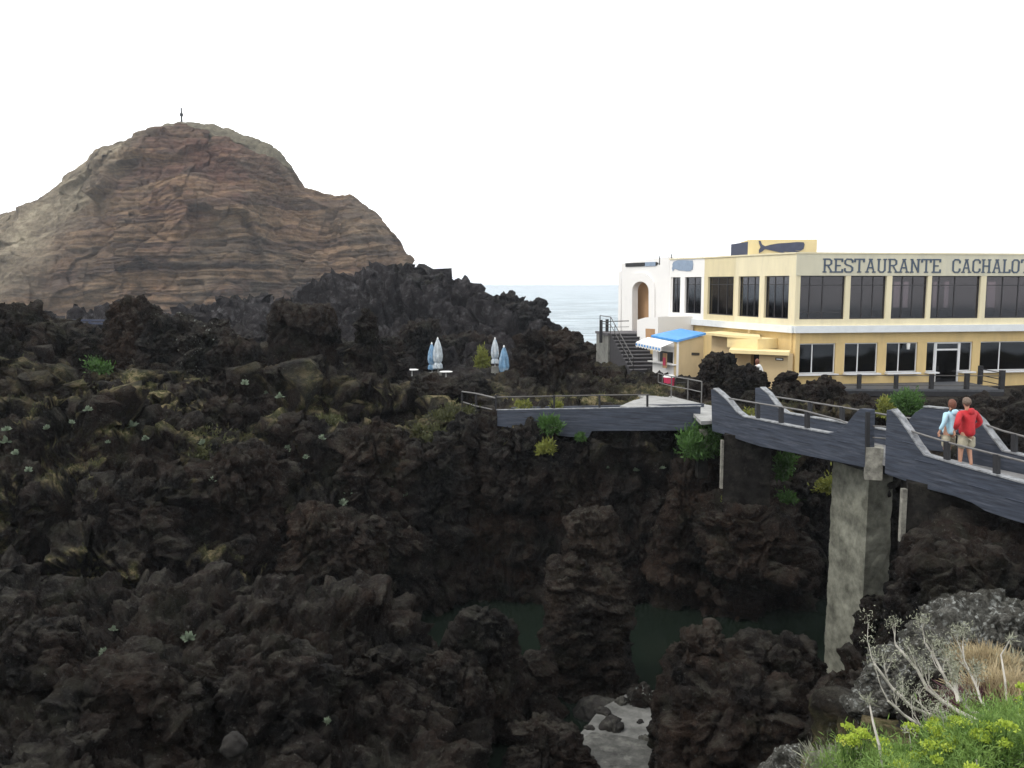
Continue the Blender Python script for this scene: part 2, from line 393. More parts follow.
NEAR = ctl([(-60, 620, 19.5), (0, 615, 20), (60, 622, 20), (120, 592, 21), (200, 592, 21), (260, 580, 22), (330, 600, 22), (380, 632, 21), (430, 668, 21), (490, 660, 21), (530, 715, 20.6),
    (-60, 768, 14), (0, 768, 14), (150, 768, 14.5), (300, 768, 15), (400, 768, 16.5), (480, 768, 18), (530, 768, 20), (60, 690, 17), (200, 670, 18), (300, 690, 18), (400, 690, 18.5), (-14, 8, -8.6), (0, 8, -8.6), (-6, 10, -8.6), (2, 12, -10)])
YC = np.array([(-40, 25), (-22, 26), (-17, 27.5), (-12, 29.5), (-8, 31), (-4, 32), (-1, 32.3), (2, 32.6), (6, 32.2), (8, 31.0), (10, 33.5), (13, 35.2), (18, 33), (26, 30), (60, 28)], np.float32)
WC = np.array([(-40, 6), (-17, 5), (-8, 4.2), (-3, 2.2), (0, 1.3), (6, 1.0), (60, 1.2)], np.float32)
FZ = np.array([(-40, -9.8), (-11, -10.2), (-7, -11.2), (-4, -13), (60, -13)], np.float32)
def blockfield(x, y):
    q = np.stack([x * .40, y * .40, 0 * x + .5], 1).astype(np.float32); q[:, :2] += np.stack([perlin(q * 1.3 + 3), perlin(q * 1.3 + 9)], 1) * .35
    A1, A2, ai = worley(q); B1, B2, bi = worley(q * 2.1 + 5)
    b = np.clip(ai - .42, 0, 1) * 3.4 * sstep(.02, .20, A2 - A1) + np.clip(bi - .5, 0, 1) * 1.3 * sstep(.03, .2, B2 - B1)
    return b * sstep(27.5, 30, y) * (1 - sstep(46, 50, y)) * (1 - sstep(-4.2, -2.4, x + .45 * (y - 36) * (y > 36)))
def height(X, Y):
    sh = X.shape; x = X.ravel(); y = Y.ravel()
    pw = np.stack([x * .16, y * .16, 0 * x], 1); wob = fbm(pw, 3) ; wob2 = perlin(pw * 3.3 + 9) * .5 + perlin(pw * 7.3 + 9) * .22
    P = idw(FAR, x, y)
    yb = sstep(37.5, 40, y) * (1 - sstep(52, 56, y)) * (1 - sstep(3, 5, x)); P = P + yb * (.7 * np.clip(ridged(pw * 1.5 + 2, 3) - .5, -.4, 1.1) - .1)
    P = P + .35 * fbm(pw * 2.2 + 3, 3) * sstep(33, 38, y) * (1 - sstep(8, 11, x) * sstep(36, 40, y) * (1 - sstep(60, 66, y)))
    P = P - .35 * sstep(28, 30, y) * (1 - sstep(44, 48, y)) * (x < -1) + blockfield(x, y)
    # everything falls to the sea beyond the outer shore
    xe = np.interp(y, [0, 55, 60, 66, 72, 78, 84, 92, 100, 120], [99, 99, 4.6, 3.2, 2.2, 1.9, .6, -2.6, -10, -26])
    P = np.where(y > 60, P - 12 * sstep(0, 3.5, x - xe + wob * 1.0), P)
    P -= 16 * sstep(107, 118, y + wob * 2)
    yc = np.interp(x, YC[:, 0], YC[:, 1]) + wob * .8 + wob2 * .8; wc = np.interp(x, WC[:, 0], WC[:, 1]); fz = np.interp(x, FZ[:, 0], FZ[:, 1])
    t = np.clip((y - yc + wc) / wc, 0, 1); t = t + .07 * np.sin(t * 6.28 * 3 + wob * 6) * t * (1 - t) * 4
    far = fz + (P - fz) * t ** .8
    # near left mass
    nl = idw(NEAR, x, y) + .3 * fbm(pw * 3 + 8, 3)
    right = sstep(-1.6, .8, x + wob * .5); back = sstep(0, 1.9, y - np.interp(x, [-20, -10, -4, 0], [20.6, 21.6, 22.0, 21.6]) + wob * .5)
    nl = nl + (-13.6 - nl) * right
    nl = nl + (np.minimum(fz, -10.3) - nl) * back
    # near right mass under the end of the bridge
    nr = np.interp(y, [12, 14, 16, 18, 20.5, 21.6, 23], [-9.5, -8.6, -7.2, -6.0, -5.6, -6.5, -14]) + .3 * fbm(pw * 3 + 8, 3)
    xl = np.interp(y, [12, 16, 20, 22], [6.2, 7.9, 9.5, 10.3])
    nr = nr + (-14 - nr) * (1 - sstep(-.3, 1.2, x - xl + wob * .4))
    # ledge at the viewer's feet
    fl = np.interp(y, [-20, 2.6, 3, 5, 7.5, 10, 10.8, 12, 14], [-1.7, -1.7, -2.15, -3.15, -3.95, -4.65, -5.5, -9.6, -14]) + .06 * wob2
    xl = np.interp(y, [-20, 1.7, 3.0, 5, 8, 11], [-60, -60, .9, 2.0, 3.2, 4.3])
    fl = fl + (-14 - fl) * (1 - sstep(-1.0, .1, x - xl))
    return np.maximum(np.maximum(far, nl), np.maximum(nr, fl)).reshape(sh)

def build_terrain():
    U = np.tanh(np.linspace(-1, 1, 900) * .5) / np.tanh(.5) * .92
    ys = np.concatenate([np.linspace(-4, 12, 160, endpoint=False), np.geomspace(12, 36, 1500, endpoint=False), np.geomspace(36, 122, 700)]).astype(np.float32)
    nrow = 900
    Yg = np.repeat(ys[None, :], len(U), 0); Xg = U[:, None].astype(np.float32) * (Yg + 6.5)
    Z = height(Xg, Yg)
    dy = np.diff(Yg, axis=1); dz = np.diff(Z, axis=1)
    ym = (Yg[:, 1:] + Yg[:, :-1]) / 2
    wgt = 1 / (np.maximum(ym, 11) + 1) * np.where(ym < 12, .35, 1) * np.where(ym > 62, 1.4, 1)
    L = np.concatenate([np.zeros((len(U), 1)), np.cumsum(np.sqrt((dy * .9) ** 2 + dz ** 2) * wgt, 1)], 1)
    # smooth the running length between neighbouring columns so the rows stay even
    k = np.ones(9) / 9
    Lp = np.pad(L, ((4, 4), (0, 0)), 'edge'); L = np.stack([Lp[i:i + len(U)] for i in range(9)]).mean(0)
    Yn = np.empty((len(U), nrow), np.float32); Zn = Yn.copy()
    for i in range(len(U)):
        l = np.linspace(0, L[i, -1], nrow); Yn[i] = np.interp(l, L[i], ys); Zn[i] = np.interp(Yn[i], ys, Z[i])
    Xn = U[:, None] * (Yn + 6.5)
    V = np.stack([Xn, Yn, Zn], 2).astype(np.float32)
    # normals
    du = np.gradient(V, axis=0); dv = np.gradient(V, axis=1); n = np.cross(du, dv); n /= np.linalg.norm(n, axis=2)[:, :, None] + 1e-9
    n = np.where(n[:, :, 2:3] < 0, -n, n)
    P = V.reshape(-1, 3); n = n.reshape(-1, 3).astype(np.float32)
    y = P[:, 1]; x = P[:, 0]
    nf = n
    d1 = rockdisp(P * np.array([1, 1, .8], np.float32), 1.5, 1.0)
    d2 = rockdisp(P + 40, 5.0, .55, fine=False)
    flat = 1 - (sstep(8.0, 10, x) * sstep(35.5, 38, y) * (1 - sstep(60, 64, y)))        # building plot
    flat *= 1 - .85 * np.exp(-(((x - 6.6) / 1.6) ** 2 + ((y - 34) / 4.5) ** 2))
    flat *= 1 - .9 * np.exp(-(((x + 3.6) / 4.6) ** 4 + ((y - 56) / 9) ** 4))
    steep = 1 - np.clip(n[:, 2], 0, 1) ** 2
    a1 = (.5 + .7 * steep) * flat; a2 = sstep(30, 60, y) * 1.0 * flat + .6 * steep + .7 * (1 - sstep(23, 28, y)) * (y > 12) * (x < 1)
    a1 *= np.where(y < 11, .2, 1)
    d = d1 * a1 + d2 * a2 * np.where(y > 66, 1.5, .6)
    Pn = P + nf * d[:, None]
    Pn += np.stack([perlin(P * .9 + 2), perlin(P * .9 + 52), 0 * d], 1) * (.22 * flat * (y > 11))[:, None]
    V = Pn.reshape(V.shape)
    nu, nv = V.shape[:2]
    idx = np.arange(nu * nv).reshape(nu, nv)
    Fc = np.stack([idx[:-1, :-1], idx[1:, :-1], idx[1:, 1:], idx[:-1, 1:]], 2).reshape(-1, 4)
    me = mesh_np('terrain', V.reshape(-1, 3), Fc)
    o = link('terrain', me, M['ground']); tag(o, 'dark jagged lava ground falling in cliffs to a green tidal channel', None, None, 'structure')
    # vegetation mask: ledges and tops of the left and middle cliff
    du = np.gradient(V, axis=0); dv = np.gradient(V, axis=1); m = np.cross(du, dv); m /= np.linalg.norm(m, axis=2)[:, :, None] + 1e-9
    up = np.abs(m[:, :, 2]).ravel()
    Pz = Pn[:, 2]
    nz = fbm(Pn * .55 + 4, 4)
    veg = sstep(.35, .75, up) * sstep(-6.6, -4.6, Pz) * sstep(27, 29.5, y) * (1 - .75 * sstep(37, 40, y)) * (1 - sstep(50, 56, y)) * (1 - sstep(7, 9, x)) * sstep(-.28, .22, nz)
    veg *= 1 - .8 * np.exp(-(((x - 6.6) / 1.4) ** 2 + ((y - 34) / 4) ** 2))
    veg *= 1 - .6 * sstep(.4, 1.2, blockfield(P[:, 0], P[:, 1]))
    veg += .75 * sstep(.45, .8, up) * sstep(22, 25, y) * (1 - sstep(29, 31, y)) * (x < 1) * sstep(-.1, .3, nz)
    veg += .5 * sstep(.3, .8, up) * sstep(8, 9.5, x) * sstep(32, 33, y) * (1 - sstep(36, 38, y)) * sstep(-.2, .3, nz)
    veg += .9 * (y < 11) * (x > 0) * sstep(-.4, .2, nz)
    veg = np.clip(veg, 0, 1).astype(np.float32)
    ad = me.attributes.new('dry', 'FLOAT', 'POINT'); ad.data.foreach_set('value', (sstep(56, 72, y + 6 * perlin(P * .2))).astype(np.float32))  # 'dry' masks the distant ground that takes the haze-pale colour
    at = me.attributes.new('veg', 'FLOAT', 'POINT'); at.data.foreach_set('value', veg)
    return Pn, veg, m.reshape(-1, 3)

# ------------------------------------------------------------------ rocks
_ico = {}
def ico(s):
    if s not in _ico:
        bm = bmesh.new(); bmesh.ops.create_icosphere(bm, subdivisions=s, radius=1)
        v = np.array([v.co[:] for v in bm.verts], np.float32); f = np.array([[q.index for q in g.verts] for g in bm.faces], np.int32); bm.free()
        _ico[s] = (v, f)
    return _ico[s]
def vnormals(V, Fc):
    a, b, c = V[Fc[:, 0]], V[Fc[:, 1]], V[Fc[:, 2]]; fn = np.cross(b - a, c - a); n = np.zeros_like(V)
    for k in range(3):
        for j in range(3): n[:, j] += np.bincount(Fc[:, k], fn[:, j], len(V))
    return (n / (np.linalg.norm(n, axis=1)[:, None] + 1e-9)).astype(np.float32)
def rock_arrays(cx, cy, z0, z1, hw, hd, e=2.8, sub=5, seed=0, taper=.25, lean=0.0, block=.9, amp=1.0, warp=.28, strat=0.0):
    v, f = ico(sub); seedv = np.array([seed * 7.31, seed * 3.17, seed * 5.77], np.float32)
    r = (np.abs(v) ** e).sum(1) ** (-1 / e); p = v * r[:, None]
    q = p + seedv
    p = p + np.stack([perlin(q * .9), perlin(q * .9 + 30), perlin(q * .9 + 60) * .6], 1) * warp
    p = p + np.stack([perlin(q * 2.1 + 5), perlin(q * 2.1 + 30), perlin(q * 2.1 + 60) * .5], 1) * warp * .55
    h = (p[:, 2] + 1) / 2; s = 1 - taper * np.clip(h, 0, 1.2) + taper * .35
    hz = (z1 - z0) / 2
    P = np.stack([cx + p[:, 0] * hw * s + lean * (h - .5) * hw * 2, cy + p[:, 1] * hd * s, z0 + (p[:, 2] + 1) * hz], 1).astype(np.float32)
    n = vnormals(P, f)
    d = rockdisp(P + seedv, block, amp, sub >= 5, strat)
    P = P + n * d[:, None]
    # bring the top to the wanted height
    top = P[:, 2].max(); P[:, 2] = z0 + (P[:, 2] - z0) * (z1 - z0) / max(top - z0, .1)
    return P, f
def rock(name, pxc, ytop, ybot, Y, wpx, label, cat='rock', depth=.8, mat='lava', group=None, **k):
    a = W(pxc, ytop, Y); b = W(pxc, ybot, Y); hw = wpx / F * Y / 2
    k.setdefault('block', max(.35, hw * .75)); k.setdefault('sub', 6 if wpx > 110 else 5 if wpx > 28 else 4)
    k.setdefault('seed', int(pxc * 13 + ytop))
    P, f = rock_arrays((a.x + b.x) / 2, Y + hw * depth * .3, b.z - .2, a.z, hw * .97, hw * depth, **k)
    o_ = Vector((b.x, Y, b.z)); me = mesh_np(name, P - np.array(o_[:], np.float32), f)
    o = link(name, me, M[mat], None, o_)
    return tag(o, label, cat, group)

# ------------------------------------------------------------------ plants
def leaf_cloud(pts_dirs, size, rg, aspect=.35, n_per=1):
    """pts_dirs: array (n,6) base point + direction; one narrow bent leaf (2 quads) each"""
    b = pts_dirs[:, :3]; d = pts_dirs[:, 3:]; n = len(b)
    d = d / (np.linalg.norm(d, axis=1)[:, None] + 1e-6)
    s = np.cross(d, rg.normal(size=(n, 3))); s /= np.linalg.norm(s, axis=1)[:, None] + 1e-6
    L = size * rg.uniform(.6, 1.3, (n, 1)); w = L * aspect / 2
    nn = np.cross(d, s)
    m = b + d * L * .55 + nn * L * .08; t = b + d * L - nn * L * .05
    V = np.stack([b - s * w * .35, b + s * w * .35, m + s * w, m - s * w, t + s * w * .25, t - s * w * .25], 1).reshape(-1, 3)
    i = np.arange(n)[:, None] * 6
    Fc = np.concatenate([i + np.array([0, 1, 2, 3]), i + np.array([3, 2, 4, 5])], 0)
    return V, Fc
def shrub(name, c, rad, hgt, n, leaf, mat, label, cat='shrub', group=None, aspect=.35, seed=0, stem=True, clumps=9):
    rg = np.random.default_rng(seed + 11); c = Vector(c)
    t = thing(name, c, label, cat, group)
    cl = rg.normal(size=(clumps, 3)); cl /= np.linalg.norm(cl, axis=1)[:, None]; cl[:, 2] = np.abs(cl[:, 2]) * .9 + .15
    cl = cl * rg.uniform(.2, 1.05, (clumps, 1)) * np.array([rad, rad, hgt])
    k = rg.integers(0, clumps, n); off = rg.normal(size=(n, 3)) * np.array([rad, rad, hgt]) * (.12 + .20 * rg.random(clumps))[k][:, None]
    b = cl[k] + off; b[:, 2] = np.maximum(b[:, 2], .01)
    d = off / rad + np.array([0, 0, .5]) + rg.normal(size=(n, 3)) * .5
    V, Fc = leaf_cloud(np.concatenate([b, d], 1), leaf, rg, aspect)
    link('foliage', mesh_np('foliage', V, Fc), M[mat], t)
    if stem:
        m = MB()
        for q in cl: m.tube([c, c + Vector(q) * .5 + Vector((0, 0, hgt * .08)), c + Vector(q)], [rad * .05, rad * .035, rad * .015], 5)
        m.build('stem', M['twig'], t)
    return t

# ------------------------------------------------------------------ the islet
def build_islet():
    crest = np.array([(-230, 262), (-120, 240), (-60, 224), (0, 215), (25, 211), (42, 204), (58, 188), (75, 172), (88, 160), (100, 151), (115, 146), (130, 141), (148, 133), (165, 127), (185, 123), (200, 124), (215, 127), (238, 134), (255, 141), (272, 150), (280, 153), (290, 168), (298, 178), (305, 187),
                      (322, 193), (335, 196), (350, 194), (362, 204), (376, 214), (385, 226), (396, 240), (403, 258), (408, 280), (415, 330)], np.float32)
    Yc = 290.
    xs = np.array([W(a, b, Yc).x for a, b in crest]); zs = np.array([W(a, b, Yc).z for a, b in crest])
    nx, nv = 900, 420
    X = np.linspace(xs[0], xs[-1], nx); Zc = np.interp(X, xs, zs)
    Zc = Zc + .5 * perlin(np.stack([X * .25, 0 * X, 0 * X], 1)) + .3 * perlin(np.stack([X * .8, 0 * X, 0 * X], 1))
    z0 = -13.0
    q = np.linspace(0, 1, nv)          # 0 shoreline in front, up the face to the cap edge, over the cap and down the back
    pxs = 512 + X / Yc * F
    # depth of the foot in front of the crest, wider on the left (scree) than on the right (sheer face)
    D = np.interp(pxs, [-260, 0, 60, 120, 170, 300, 380, 415], [75, 62, 58, 50, 40, 34, 24, 10])
    steepq = np.interp(pxs, [-200, 60, 120, 165, 200, 350, 415], [1.1, 1.0, 1.15, 2.2, 3.2, 2.4, 1.4])
    V = np.zeros((nx, nv, 3), np.float32); iscap = np.zeros((nx, nv), np.float32)
    for j, t in enumerate(q):
        if t < .86:
            v = t / .86; lip = np.interp(pxs, [150, 175, 270, 300], [.0, 5.2, 5.2, .0])
            z = z0 + (Zc - lip - z0) * v; off = D * (1 - v ** steepq) ** (1 / 1.15) * (1 - .0) + lip * 1.6
            V[:, j, 0] = X; V[:, j, 1] = Yc - off; V[:, j, 2] = z
        elif t < .93:
            v = (t - .86) / .07; lip = np.interp(pxs, [150, 175, 270, 300], [.0, 5.2, 5.2, .0])
            V[:, j, 0] = X; V[:, j, 1] = Yc - lip * 1.6 * (1 - v); V[:, j, 2] = Zc - lip * (1 - v) ** 1.5; iscap[:, j] = (lip > .5)
        else:
            v = (t - .93) / .07; V[:, j, 0] = X; V[:, j, 1] = Yc + 60 * v; V[:, j, 2] = Zc + (z0 - Zc) * v ** 1.4
    P = V.reshape(-1, 3)
    du = np.gradient(V, axis=0); dv = np.gradient(V, axis=1); n = np.cross(du, dv).reshape(-1, 3); n /= np.linalg.norm(n, axis=1)[:, None] + 1e-6
    n = np.where(n[:, 1:2] > 0, -n, n) * np.array([1, 1, .6]); n = n.astype(np.float32)
    # bedding: layers dip gently to the left
    dip = P[:, 2] - .05 * P[:, 0] + 1.6 * fbm(P * .025, 3) - 1.5 * sstep(-60, -20, P[:, 0])
    lay = np.stack([P[:, 0] * .012, P[:, 1] * .012, dip * .42], 1)
    L1 = ridged(lay, 2, .6); lay2 = np.stack([P[:, 0] * .03, P[:, 1] * .03, dip * 1.3], 1); L2 = perlin(lay2)
    face = np.repeat(np.interp(pxs, [-200, 60, 130, 175, 420], [.25, .35, .5, 1, 1])[:, None], nv, 1).ravel() * (1 - iscap.ravel()) * (V[:, :, 1].ravel() < Yc - 1)
    g = fbm(P * np.array([.045, .045, .03], np.float32), 5)
    gl = ridged(P * np.array([.06, .05, .018], np.float32) + 4, 4) * 1.8; d0_ = worley((P + 8 * fbm(P * .05, 2)[:, None]) * np.array([.045, .045, .03], np.float32), True)
    L1 = L1 * sstep(-.5, .5, perlin(P * .03 + 7)) * 1.2; d = face * (.9 * L1 + .8 * L2) + 5.5 * g * (1 - .6 * iscap.ravel()) + (1 - face) * .9 * gl + .8 * fbm(P * .22, 4)
    W1, W2, wi = worley(P * np.array([.10, .10, .16], np.float32)); d -= 1.2 * np.exp(-(W2 - W1) / .08) * face; d += (3.0 * (d0_[2] - .5) + 5.0 * d0_[3]) * (1 - .7 * iscap.ravel()) * (.25 + .75 * face); d = d * np.where((V[:, :, 1].ravel() > Yc - 7), .45, 1)
    back = (V[:, :, 1].ravel() >= Yc - .5)
    d = np.where(back, .3 * fbm(P * .3, 3), d)
    P = P + n * d[:, None]
    idx = np.arange(nx * nv).reshape(nx, nv)
    Fc = np.stack([idx[:-1, :-1], idx[1:, :-1], idx[1:, 1:], idx[:-1, 1:]], 2).reshape(-1, 4)
    o_ = np.array([-100, Yc, WATER], np.float32)
    me = mesh_np('islet_hill', P - o_, Fc)
    # pale scree spur running down from the summit, cap and layered face as real colour zones
    m, nt, bs = newmat('banded_tuff'); p = pos(nt)
    sx = nt.nodes.new('ShaderNodeSeparateXYZ'); nt.links.new(p, sx.inputs[0])
    wv = noise(nt, mapping(nt, p, (.02, .02, .03)), 1, 5, .6)
    zz = math_(nt, 'ADD', math_(nt, 'SUBTRACT', sx.outputs['Z'], math_(nt, 'MULTIPLY', sx.outputs['X'], .05)), math_(nt, 'MULTIPLY', wv, 12))
    cb = nt.nodes.new('ShaderNodeCombineXYZ'); nt.links.new(math_(nt, 'MULTIPLY', sx.outputs['X'], .006), cb.inputs[0]); nt.links.new(math_(nt, 'MULTIPLY', zz, .11), cb.inputs[2])
    band = noise(nt, cb.outputs[0], 1.0, 9, .72)
    c = ramp(nt, band, [(.28, (.042, .031, .031)), (.40, (.16, .10, .072)), (.47, (.33, .215, .13)), (.53, (.09, .062, .055)), (.60, (.24, .155, .10)), (.68, (.07, .05, .05)), (.78, (.37, .26, .165))])
    red = ramp(nt, noise(nt, mapping(nt, p, (.02, .02, .035)), 1, 5, .6), [(.5, 0), (.66, .55)])
    c = mix(nt, red, c, (.26, .125, .095))
    gry = ramp(nt, noise(nt, mapping(nt, p, (.05, .05, .05)), 1, 6, .7), [(.42, 0), (.62, .75)])
    # left shoulder is duller and greyer than the right face
    lft = math_(nt, 'MULTIPLY', ramp(nt, math_(nt, 'MULTIPLY_ADD', sx.outputs['X'], -1 / 60.), [(0, 0), (1, 1)]), 1)
    mr = nt.nodes.new('ShaderNodeMapRange'); nt.links.new(math_(nt, 'ADD', sx.outputs['X'], math_(nt, 'MULTIPLY', sx.outputs['Z'], -.55)), mr.inputs[0])
    mr.inputs[1].default_value = -128; mr.inputs[2].default_value = -146; mr.inputs[3].default_value = 0; mr.inputs[4].default_value = 1
    scree = ramp(nt, noise(nt, mapping(nt, p, (.09, .09, .05), (0, R(35), 0)), 1, 8, .75), [(.36, (.12, .098, .08)), (.5, (.32, .265, .19)), (.62, (.50, .43, .31))])
    c = mix(nt, mr.outputs[0], c, scree)
    c = mix(nt, math_(nt, 'MULTIPLY', gry, .6), c, (.20, .17, .125))
    at = nt.nodes.new('ShaderNodeAttribute'); at.attribute_name = 'cap'
    c = mix(nt, at.outputs['Fac'], c, ramp(nt, noise(nt, p, .3, 6, .7), [(.3, (.14, .125, .09)), (.7, (.28, .25, .18))]))
    c = mix(nt, 1., c, ramp(nt, noise(nt, p, .35, 7, .75), [(.3, .6), (.65, 1.15)]), 'MULTIPLY')
    nt.links.new(c, bs.inputs['Base Color']); bs.inputs['Roughness'].default_value = .95; bs.inputs['Specular IOR Level'].default_value = .1
    b1 = bump(nt, None, band, 1, 3.0); bump(nt, bs, noise(nt, p, .35, 9, .8), 1.0, 2.2, b1)
    o = link('hill', me, m, None, Vector(o_.tolist())); tag(o, 'steep rocky islet hill of banded brown tuff with a pale flat summit', None, None, 'structure')
    a = me.attributes.new('cap', 'FLOAT', 'POINT')
    cp = np.clip(iscap.ravel() + 0, 0, 1).astype(np.float32); a.data.foreach_set('value', cp)
    # beacon on the summit
    b = W(183, 125, 290); t = thing('beacon', (b.x, b.y - 1, b.z - 1.2), 'thin dark beacon mast alone on the summit of the brown islet hill', 'beacon')
    MB().tube([(b.x, b.y - 1, b.z - 1.2), (b.x, b.y - 1, b.z + 5.2)], [.34, .22], 8).build('mast', M['darkwood'], t)
    MB().tube([(b.x, b.y - 1, b.z - 1.5), (b.x, b.y - 1, b.z - .6)], [.9, .7], 8).build('base', M['concrete'], t)
    MB().tube([(b.x, b.y - 1, b.z + 2.6), (b.x, b.y - 1, b.z + 3.4)], [.55, .55], 8).build('lantern', M['darkwood'], t)
# ------------------------------------------------------------------ restaurant
def V2(v): return (v.x, v.y)
C0 = W(795, 300, 42); Z = lambda py: W(795, py, 42).z
FE = W(1150, 300, 45.0); C1 = W(735, 290, 46.6); C2 = W(704, 290, 49.8); C3 = W(669, 290, 52.6)
zr, zwt, zwb, ztt, ztb, zlt, zlb, zg = Z(253.6), Z(275.6), Z(319.5), Z(326), Z(333), Z(344), Z(374.5), Z(392) - .5
root = thing('restaurant', (C0.x, C0.y, zg), 'cream and yellow two-storey restaurant with big blue-grey lettering on its parapet', 'building')
def line_t(P, A, B):
    d = Vector((B.x - A.x, B.y - A.y)); return ((P.x - A.x) * d.x + (P.y - A.y) * d.y) / d.length_squared
def lerp(A, B, t): return Vector((A.x + (B.x - A.x) * t, A.y + (B.y - A.y) * t, 0))
def facade(A, B, z0, z1, za, zb, pxs, name, mat, off=0, t=.28, topname=None, topmat=None, sill=None):
    """a storey of wall between plan points A and B with openings given by pixel columns; returns the openings"""
    m = MB(); ops = []
    m.hexa(A, B, t, z0, za, off)
    last = A
    for a, b in pxs:
        pa = onplane(a, 300 if za > -2.3 else 360, (A.x, A.y), (B.x, B.y)); pb = onplane(b, 300 if za > -2.3 else 360, (A.x, A.y), (B.x, B.y))
        pa.z = pb.z = 0; ops.append((pa, pb)); m.hexa(last, pa, t, za, zb, off); last = pb
    m.hexa(last, B, t, za, zb, off)
    if topname:
        n = MB().hexa(A, B, t + .02, zb, z1, off - .02); n.build(topname, topmat, root)
    else: m.hexa(A, B, t, zb, z1, off)
    m.build(name, mat, root); return ops
def window(pa, pb, za, zb, fm, gm, mull=(), rails=(), off=.12, fw=.05, sill=False, nm='window'):
    w = MB(); L = (pb - pa).length; d = (pb - pa).normalized(); e = .004
    a = pa + d * e; b = pb - d * e
    w.hexa(a, b, .06, za + e, za + fw, off); w.hexa(a, b, .06, zb - fw, zb - e, off)
    w.hexa(a, a + d * fw, .06, za + fw, zb - fw, off); w.hexa(b - d * fw, b, .06, za + fw, zb - fw, off)
    for k in mull:
        c = a + d * (L * k); w.hexa(c - d * fw * .5, c + d * fw * .5, .05, za + fw, zb - fw, off + .005)
    for k in rails:
        z = za + (zb - za) * k; w.hexa(a + d * fw, b - d * fw, .04, z - fw * .4, z + fw * .4, off + .01)
    if sill: w.hexa(pa - d * .05, pb + d * .05, off + .10, za - .07, za, -.08)
    o = w.build(nm, fm, root)
    g = MB().hexa(a + d * fw, b - d * fw, .012, za + fw, zb - fw, off + .028); g.build('pane', gm, o)
    return o
# front, upper storey
UPF = [(797, 845), (850, 886), (891.5, 927), (931, 980), (985.5, 1040), (1045, 1085), (1090, 1135)]
muls = [(.28, .55), (.36, .66), (.32, .62), (.18, .5), (.33, .62), (.5,), (.5,)]
ops = facade(C0, FE, ztt, zr, zwb, zwt, UPF, 'upper_front_wall', M['cream'], topname='parapet', topmat=M['parapet'])
for k, (a, b) in enumerate(ops): window(a, b, zwb, zwt, M['frame_dark'], M['glass'], muls[k], (.78,) + ((.16,) if k == 0 else ()))
# left, upper storey
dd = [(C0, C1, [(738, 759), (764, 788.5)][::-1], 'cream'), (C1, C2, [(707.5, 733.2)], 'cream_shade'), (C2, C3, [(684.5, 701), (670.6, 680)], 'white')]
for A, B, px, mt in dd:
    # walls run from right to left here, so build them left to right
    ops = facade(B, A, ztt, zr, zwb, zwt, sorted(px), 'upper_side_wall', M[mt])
    for (a, b) in ops: window(a, b, zwb, zwt, M['frame_dark'], M['glass_side'], (.35, .68) if (b - a).length > 1.5 else (.5,), (.8,))
# trim bands
t = MB()
for A, B in ((C0, FE), (C1, C0), (C2, C1), (C3, C2)): t.hexa(A, B, .36, ztb, ztt, -.13)
t.build('trim_band', M['trimw'], root)
t = MB()
for A, B in ((C0, FE), (C1, C0), (C2, C1), (C3, C2)): t.hexa(A, B, .34, zr, zr + .07, -.05)
t.build('coping', M['cream'], root)
# lower storey
LOF = [(798, 837.6), (846.6, 880), (888.6, 920), (929, 975), (982.7, 1031), (1040, 1090)]
zl_top = ztb
m = MB(); A, B = C0, FE; t_ = .25; off = .22; last = A
ops = []
for k, (a, b) in enumerate(LOF):
    pa = onplane(a, 360, V2(A), V2(B)); pb = onplane(b, 360, V2(A), V2(B)); pa.z = pb.z = 0; ops.append((pa, pb))
    m.hexa(last, pa, t_, zlb, zlt, off)
    last = pb
m.hexa(last, B, t_, zlb, zlt, off); m.hexa(A, B, t_, zlt, zl_top, off)
dp = [onplane(x, 365, V2(A), V2(B)) for x in (938.0, 962.5)]
for q in dp: q.z = 0
m.hexa(A, dp[0], t_, zg, zlb, off); m.hexa(dp[1], B, t_, zg, zlb, off)
m.build('lower_front_wall', M['yellow'], root)
for k, (a, b) in enumerate(ops):
    if k == 3:
        window(a, dp[0], zlb, zlt, M['frame_white'], M['glass_dark'], off=.30, sill=True); window(dp[1], b, zlb, zlt, M['frame_white'], M['glass_dark'], off=.30, sill=True)
        d = (dp[1] - dp[0]).normalized(); f = MB(); z1 = zlt - .0; z0 = zg + .45
        f.hexa(dp[0], dp[0] + d * .09, .08, z0, z1, .28); f.hexa(dp[1] - d * .09, dp[1], .08, z0, z1, .28)
        f.hexa(dp[0] + d * .09, dp[1] - d * .09, .08, z1 - .42, z1 - .34, .28); f.hexa(dp[0] + d * .09, dp[1] - d * .09, .08, z1 - .08, z1, .28)
        o = f.build('door', M['frame_white'], root)
        MB().hexa(dp[0] + d * .09, dp[1] - d * .09, .02, z0, z1 - .42, .32).hexa(dp[0] + d * .09, dp[1] - d * .09, .02, z1 - .34, z1 - .08, .32).build('pane', M['glass_dark'], o)
        h = dp[0] + d * .16; MB().hexa(h, h + d * .03, .05, z0 + .95, z0 + 1.15, .24).build('handle', M['black'], o)
    else: window(a, b, zlb, zlt, M['frame_white'], M['glass_dark'], (.42 if k else .42,), off=.30, sill=True)
m = MB()
for A, B in ((C1, C0), (C2, C1), (C3, C2)): m.hexa(A, B, .25, zg, ztb, .12)
m.build('lower_side_wall', M['yellow'], root)
# downpipe and shelf on the side wall
q = onplane(750, 345, V2(C1), V2(C0)); MB().tube([(q.x - .12, q.y - .2, zg), (q.x - .12, q.y - .2, ztb)], .05, 8).build('downpipe', M['tan'], root)
